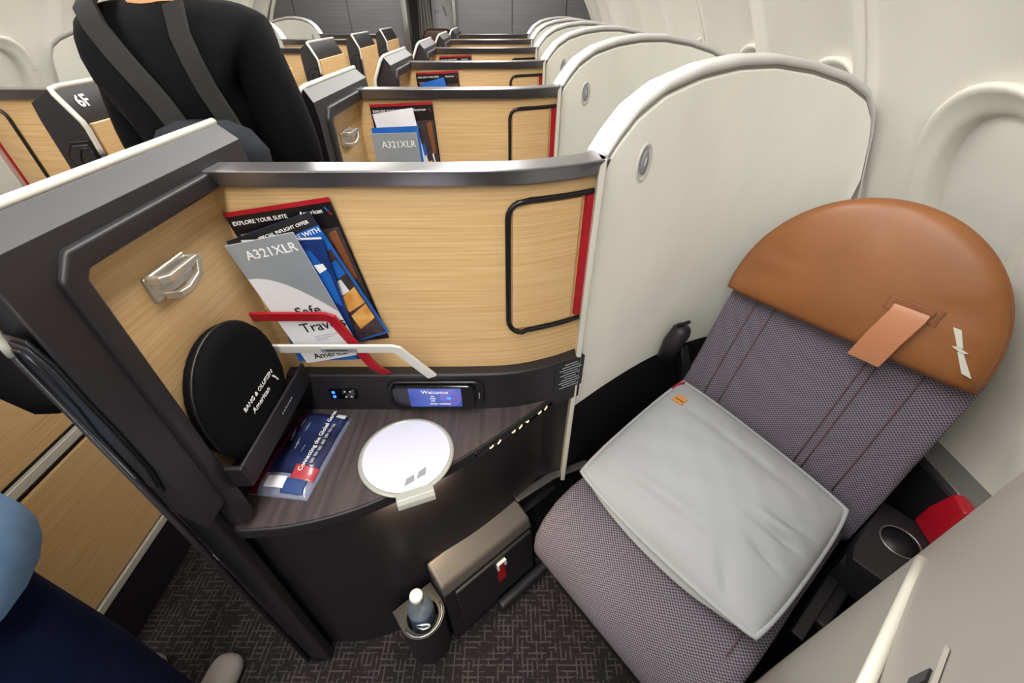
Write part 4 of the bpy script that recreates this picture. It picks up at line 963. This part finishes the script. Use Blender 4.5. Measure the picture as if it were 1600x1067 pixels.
    for sd in (1, -1):
        skin_mesh('shoe', [q(lx + sd * .098 * st, -.07, .05, (.045, .045)), q(lx + sd * .1 * st, .05, .045, (.047, .042)), q(lx + sd * .105 * st, .17, .035, (.045, .033))], [(0, 1), (1, 2)], 0, foot_m, t)
    hb = [q(0, -.01, 1.66, .098), q(0, -.035, 1.60, .088), q(0, .03, 1.70, .08)]; skin_mesh('hair', hb, [(0, 1), (0, 2)], 0, 'hair', t)
    for sd in (1, -1):
        skin_mesh('ear', [q(sd * .088, .0, 1.60, .012), q(sd * .094, -.008, 1.625, .014)], [(0, 1)], 0, 'skin', t)
        e = MB(); c_ = q(sd * .034, .093, 1.61, 0); e.lathe([(.0005, -.008), (.008, -.004), (.009, 0), (.008, .004), (.0005, .008)], c_[:3], 10); part('eye', e, 'white_ink', t)
    mth_ = MB(); a_, b_ = q(-.022, .092, 1.545, 0), q(.022, .092, 1.545, 0); mth_.tube([a_[:3], q(0, .1, 1.543, 0)[:3], b_[:3]], .004, 6); part('mouth', mth_, 'leather_tab', t)
    return t, q
# standing passenger in black, seen from behind
p1, q1 = figure((-.668, 1.06), 1.745, (0, 1), ([(.168, -.02, 1.13), (.11, .04, .96), (.01, .12, .98)], [(.175, .0, 1.13), (.165, .08, .95), (.11, .18, .98)]),
                'person in black top seen from behind, standing in the aisle with grey straps', 'black_cloth', 'black_cloth', 'black_cloth', .68, -.10)
def backline(pts, hw, m, name):
    mb = MB(); P_ = [Vector(q1(s, f, z, 0)[:3]) for s, f, z in pts]; mb.bar(smooth_path(P_, .03), (1, 0, .25), hw, .004); return part(name, mb, m, p1, bevel=.001)
backline([(-.115, .0, 1.43), (-.10, -.09, 1.40), (-.055, -.130, 1.34), (.0, -.150, 1.26), (.03, -.156, 1.18), (.06, -.152, 1.05)], .022, 'strap_grey', 'strap')
backline([(.055, -.085, 1.405), (.065, -.115, 1.36), (.09, -.138, 1.28), (.115, -.138, 1.2), (.13, -.13, 1.08)], .019, 'strap_grey', 'strap')
mb = MB(); L = []
for z, hw, d in ((1.14, .08, .03), (1.18, .11, .06), (1.24, .115, .065), (1.275, .09, .05), (1.29, .05, .03)):
    L.append([Vector(q1(.07 + hw * math.cos(a), -.15 - d * .3 - d * .6 * math.sin(a), z - .06, 0)[:3]) for a in [k / 20 * 6.2832 for k in range(20)]])
mb.loft(L); part('hip_bag', mb, 'bag_grey', p1)
skin_mesh('collar', [q1(-.06, -.05, 1.455, (.022, .016)), q1(-.02, -.07, 1.46, (.02, .015)), q1(.02, -.065, 1.462, (.02, .014))], [(0, 1), (1, 2)], 0, 'red_cloth', p1)
# passenger close by in navy trousers and light blue shirt
p2, q2 = figure((-.865, .205), 1.72, (0, 1), ([(.25, .0, 1.12), (.13, .20, 1.10), (.04, .26, 1.12)], [(.25, .0, 1.12), (.13, .20, 1.08), (.04, .27, 1.06)]),
                'person in navy trousers and light blue shirt standing beside the tan aisle panel', 'blue_cloth', 'navy_cloth', 'shoe')
mb = MB(); mb.tube([(-.885, .537, 1.000), (-.845, .519, .988), (-.79, .485, .950), (-.745, .472, .925), (-.725, .468, .912)], [.016, .028, .031, .027, .012], 14)
solo('black_pouch', mb, 'case_fabric', 'rounded black pouch end held out over the aisle by the person in blue', 'pouch', (-.83, .48, .91))
L = []
for z, sc in ((.795, 1.03), (.80, 1.06), (.86, 1.02), (.95, .96), (1.02, .9)):
    L.append([Vector((-.868 + .198 * sc * math.cos(a), .205 + .165 * sc * math.sin(a), z)) for a in [k / 28 * 6.2832 for k in range(28)]])
mb = MB(); mb.loft(L, cap=False); part('shirt_tail', mb, 'blue_cloth', p2)
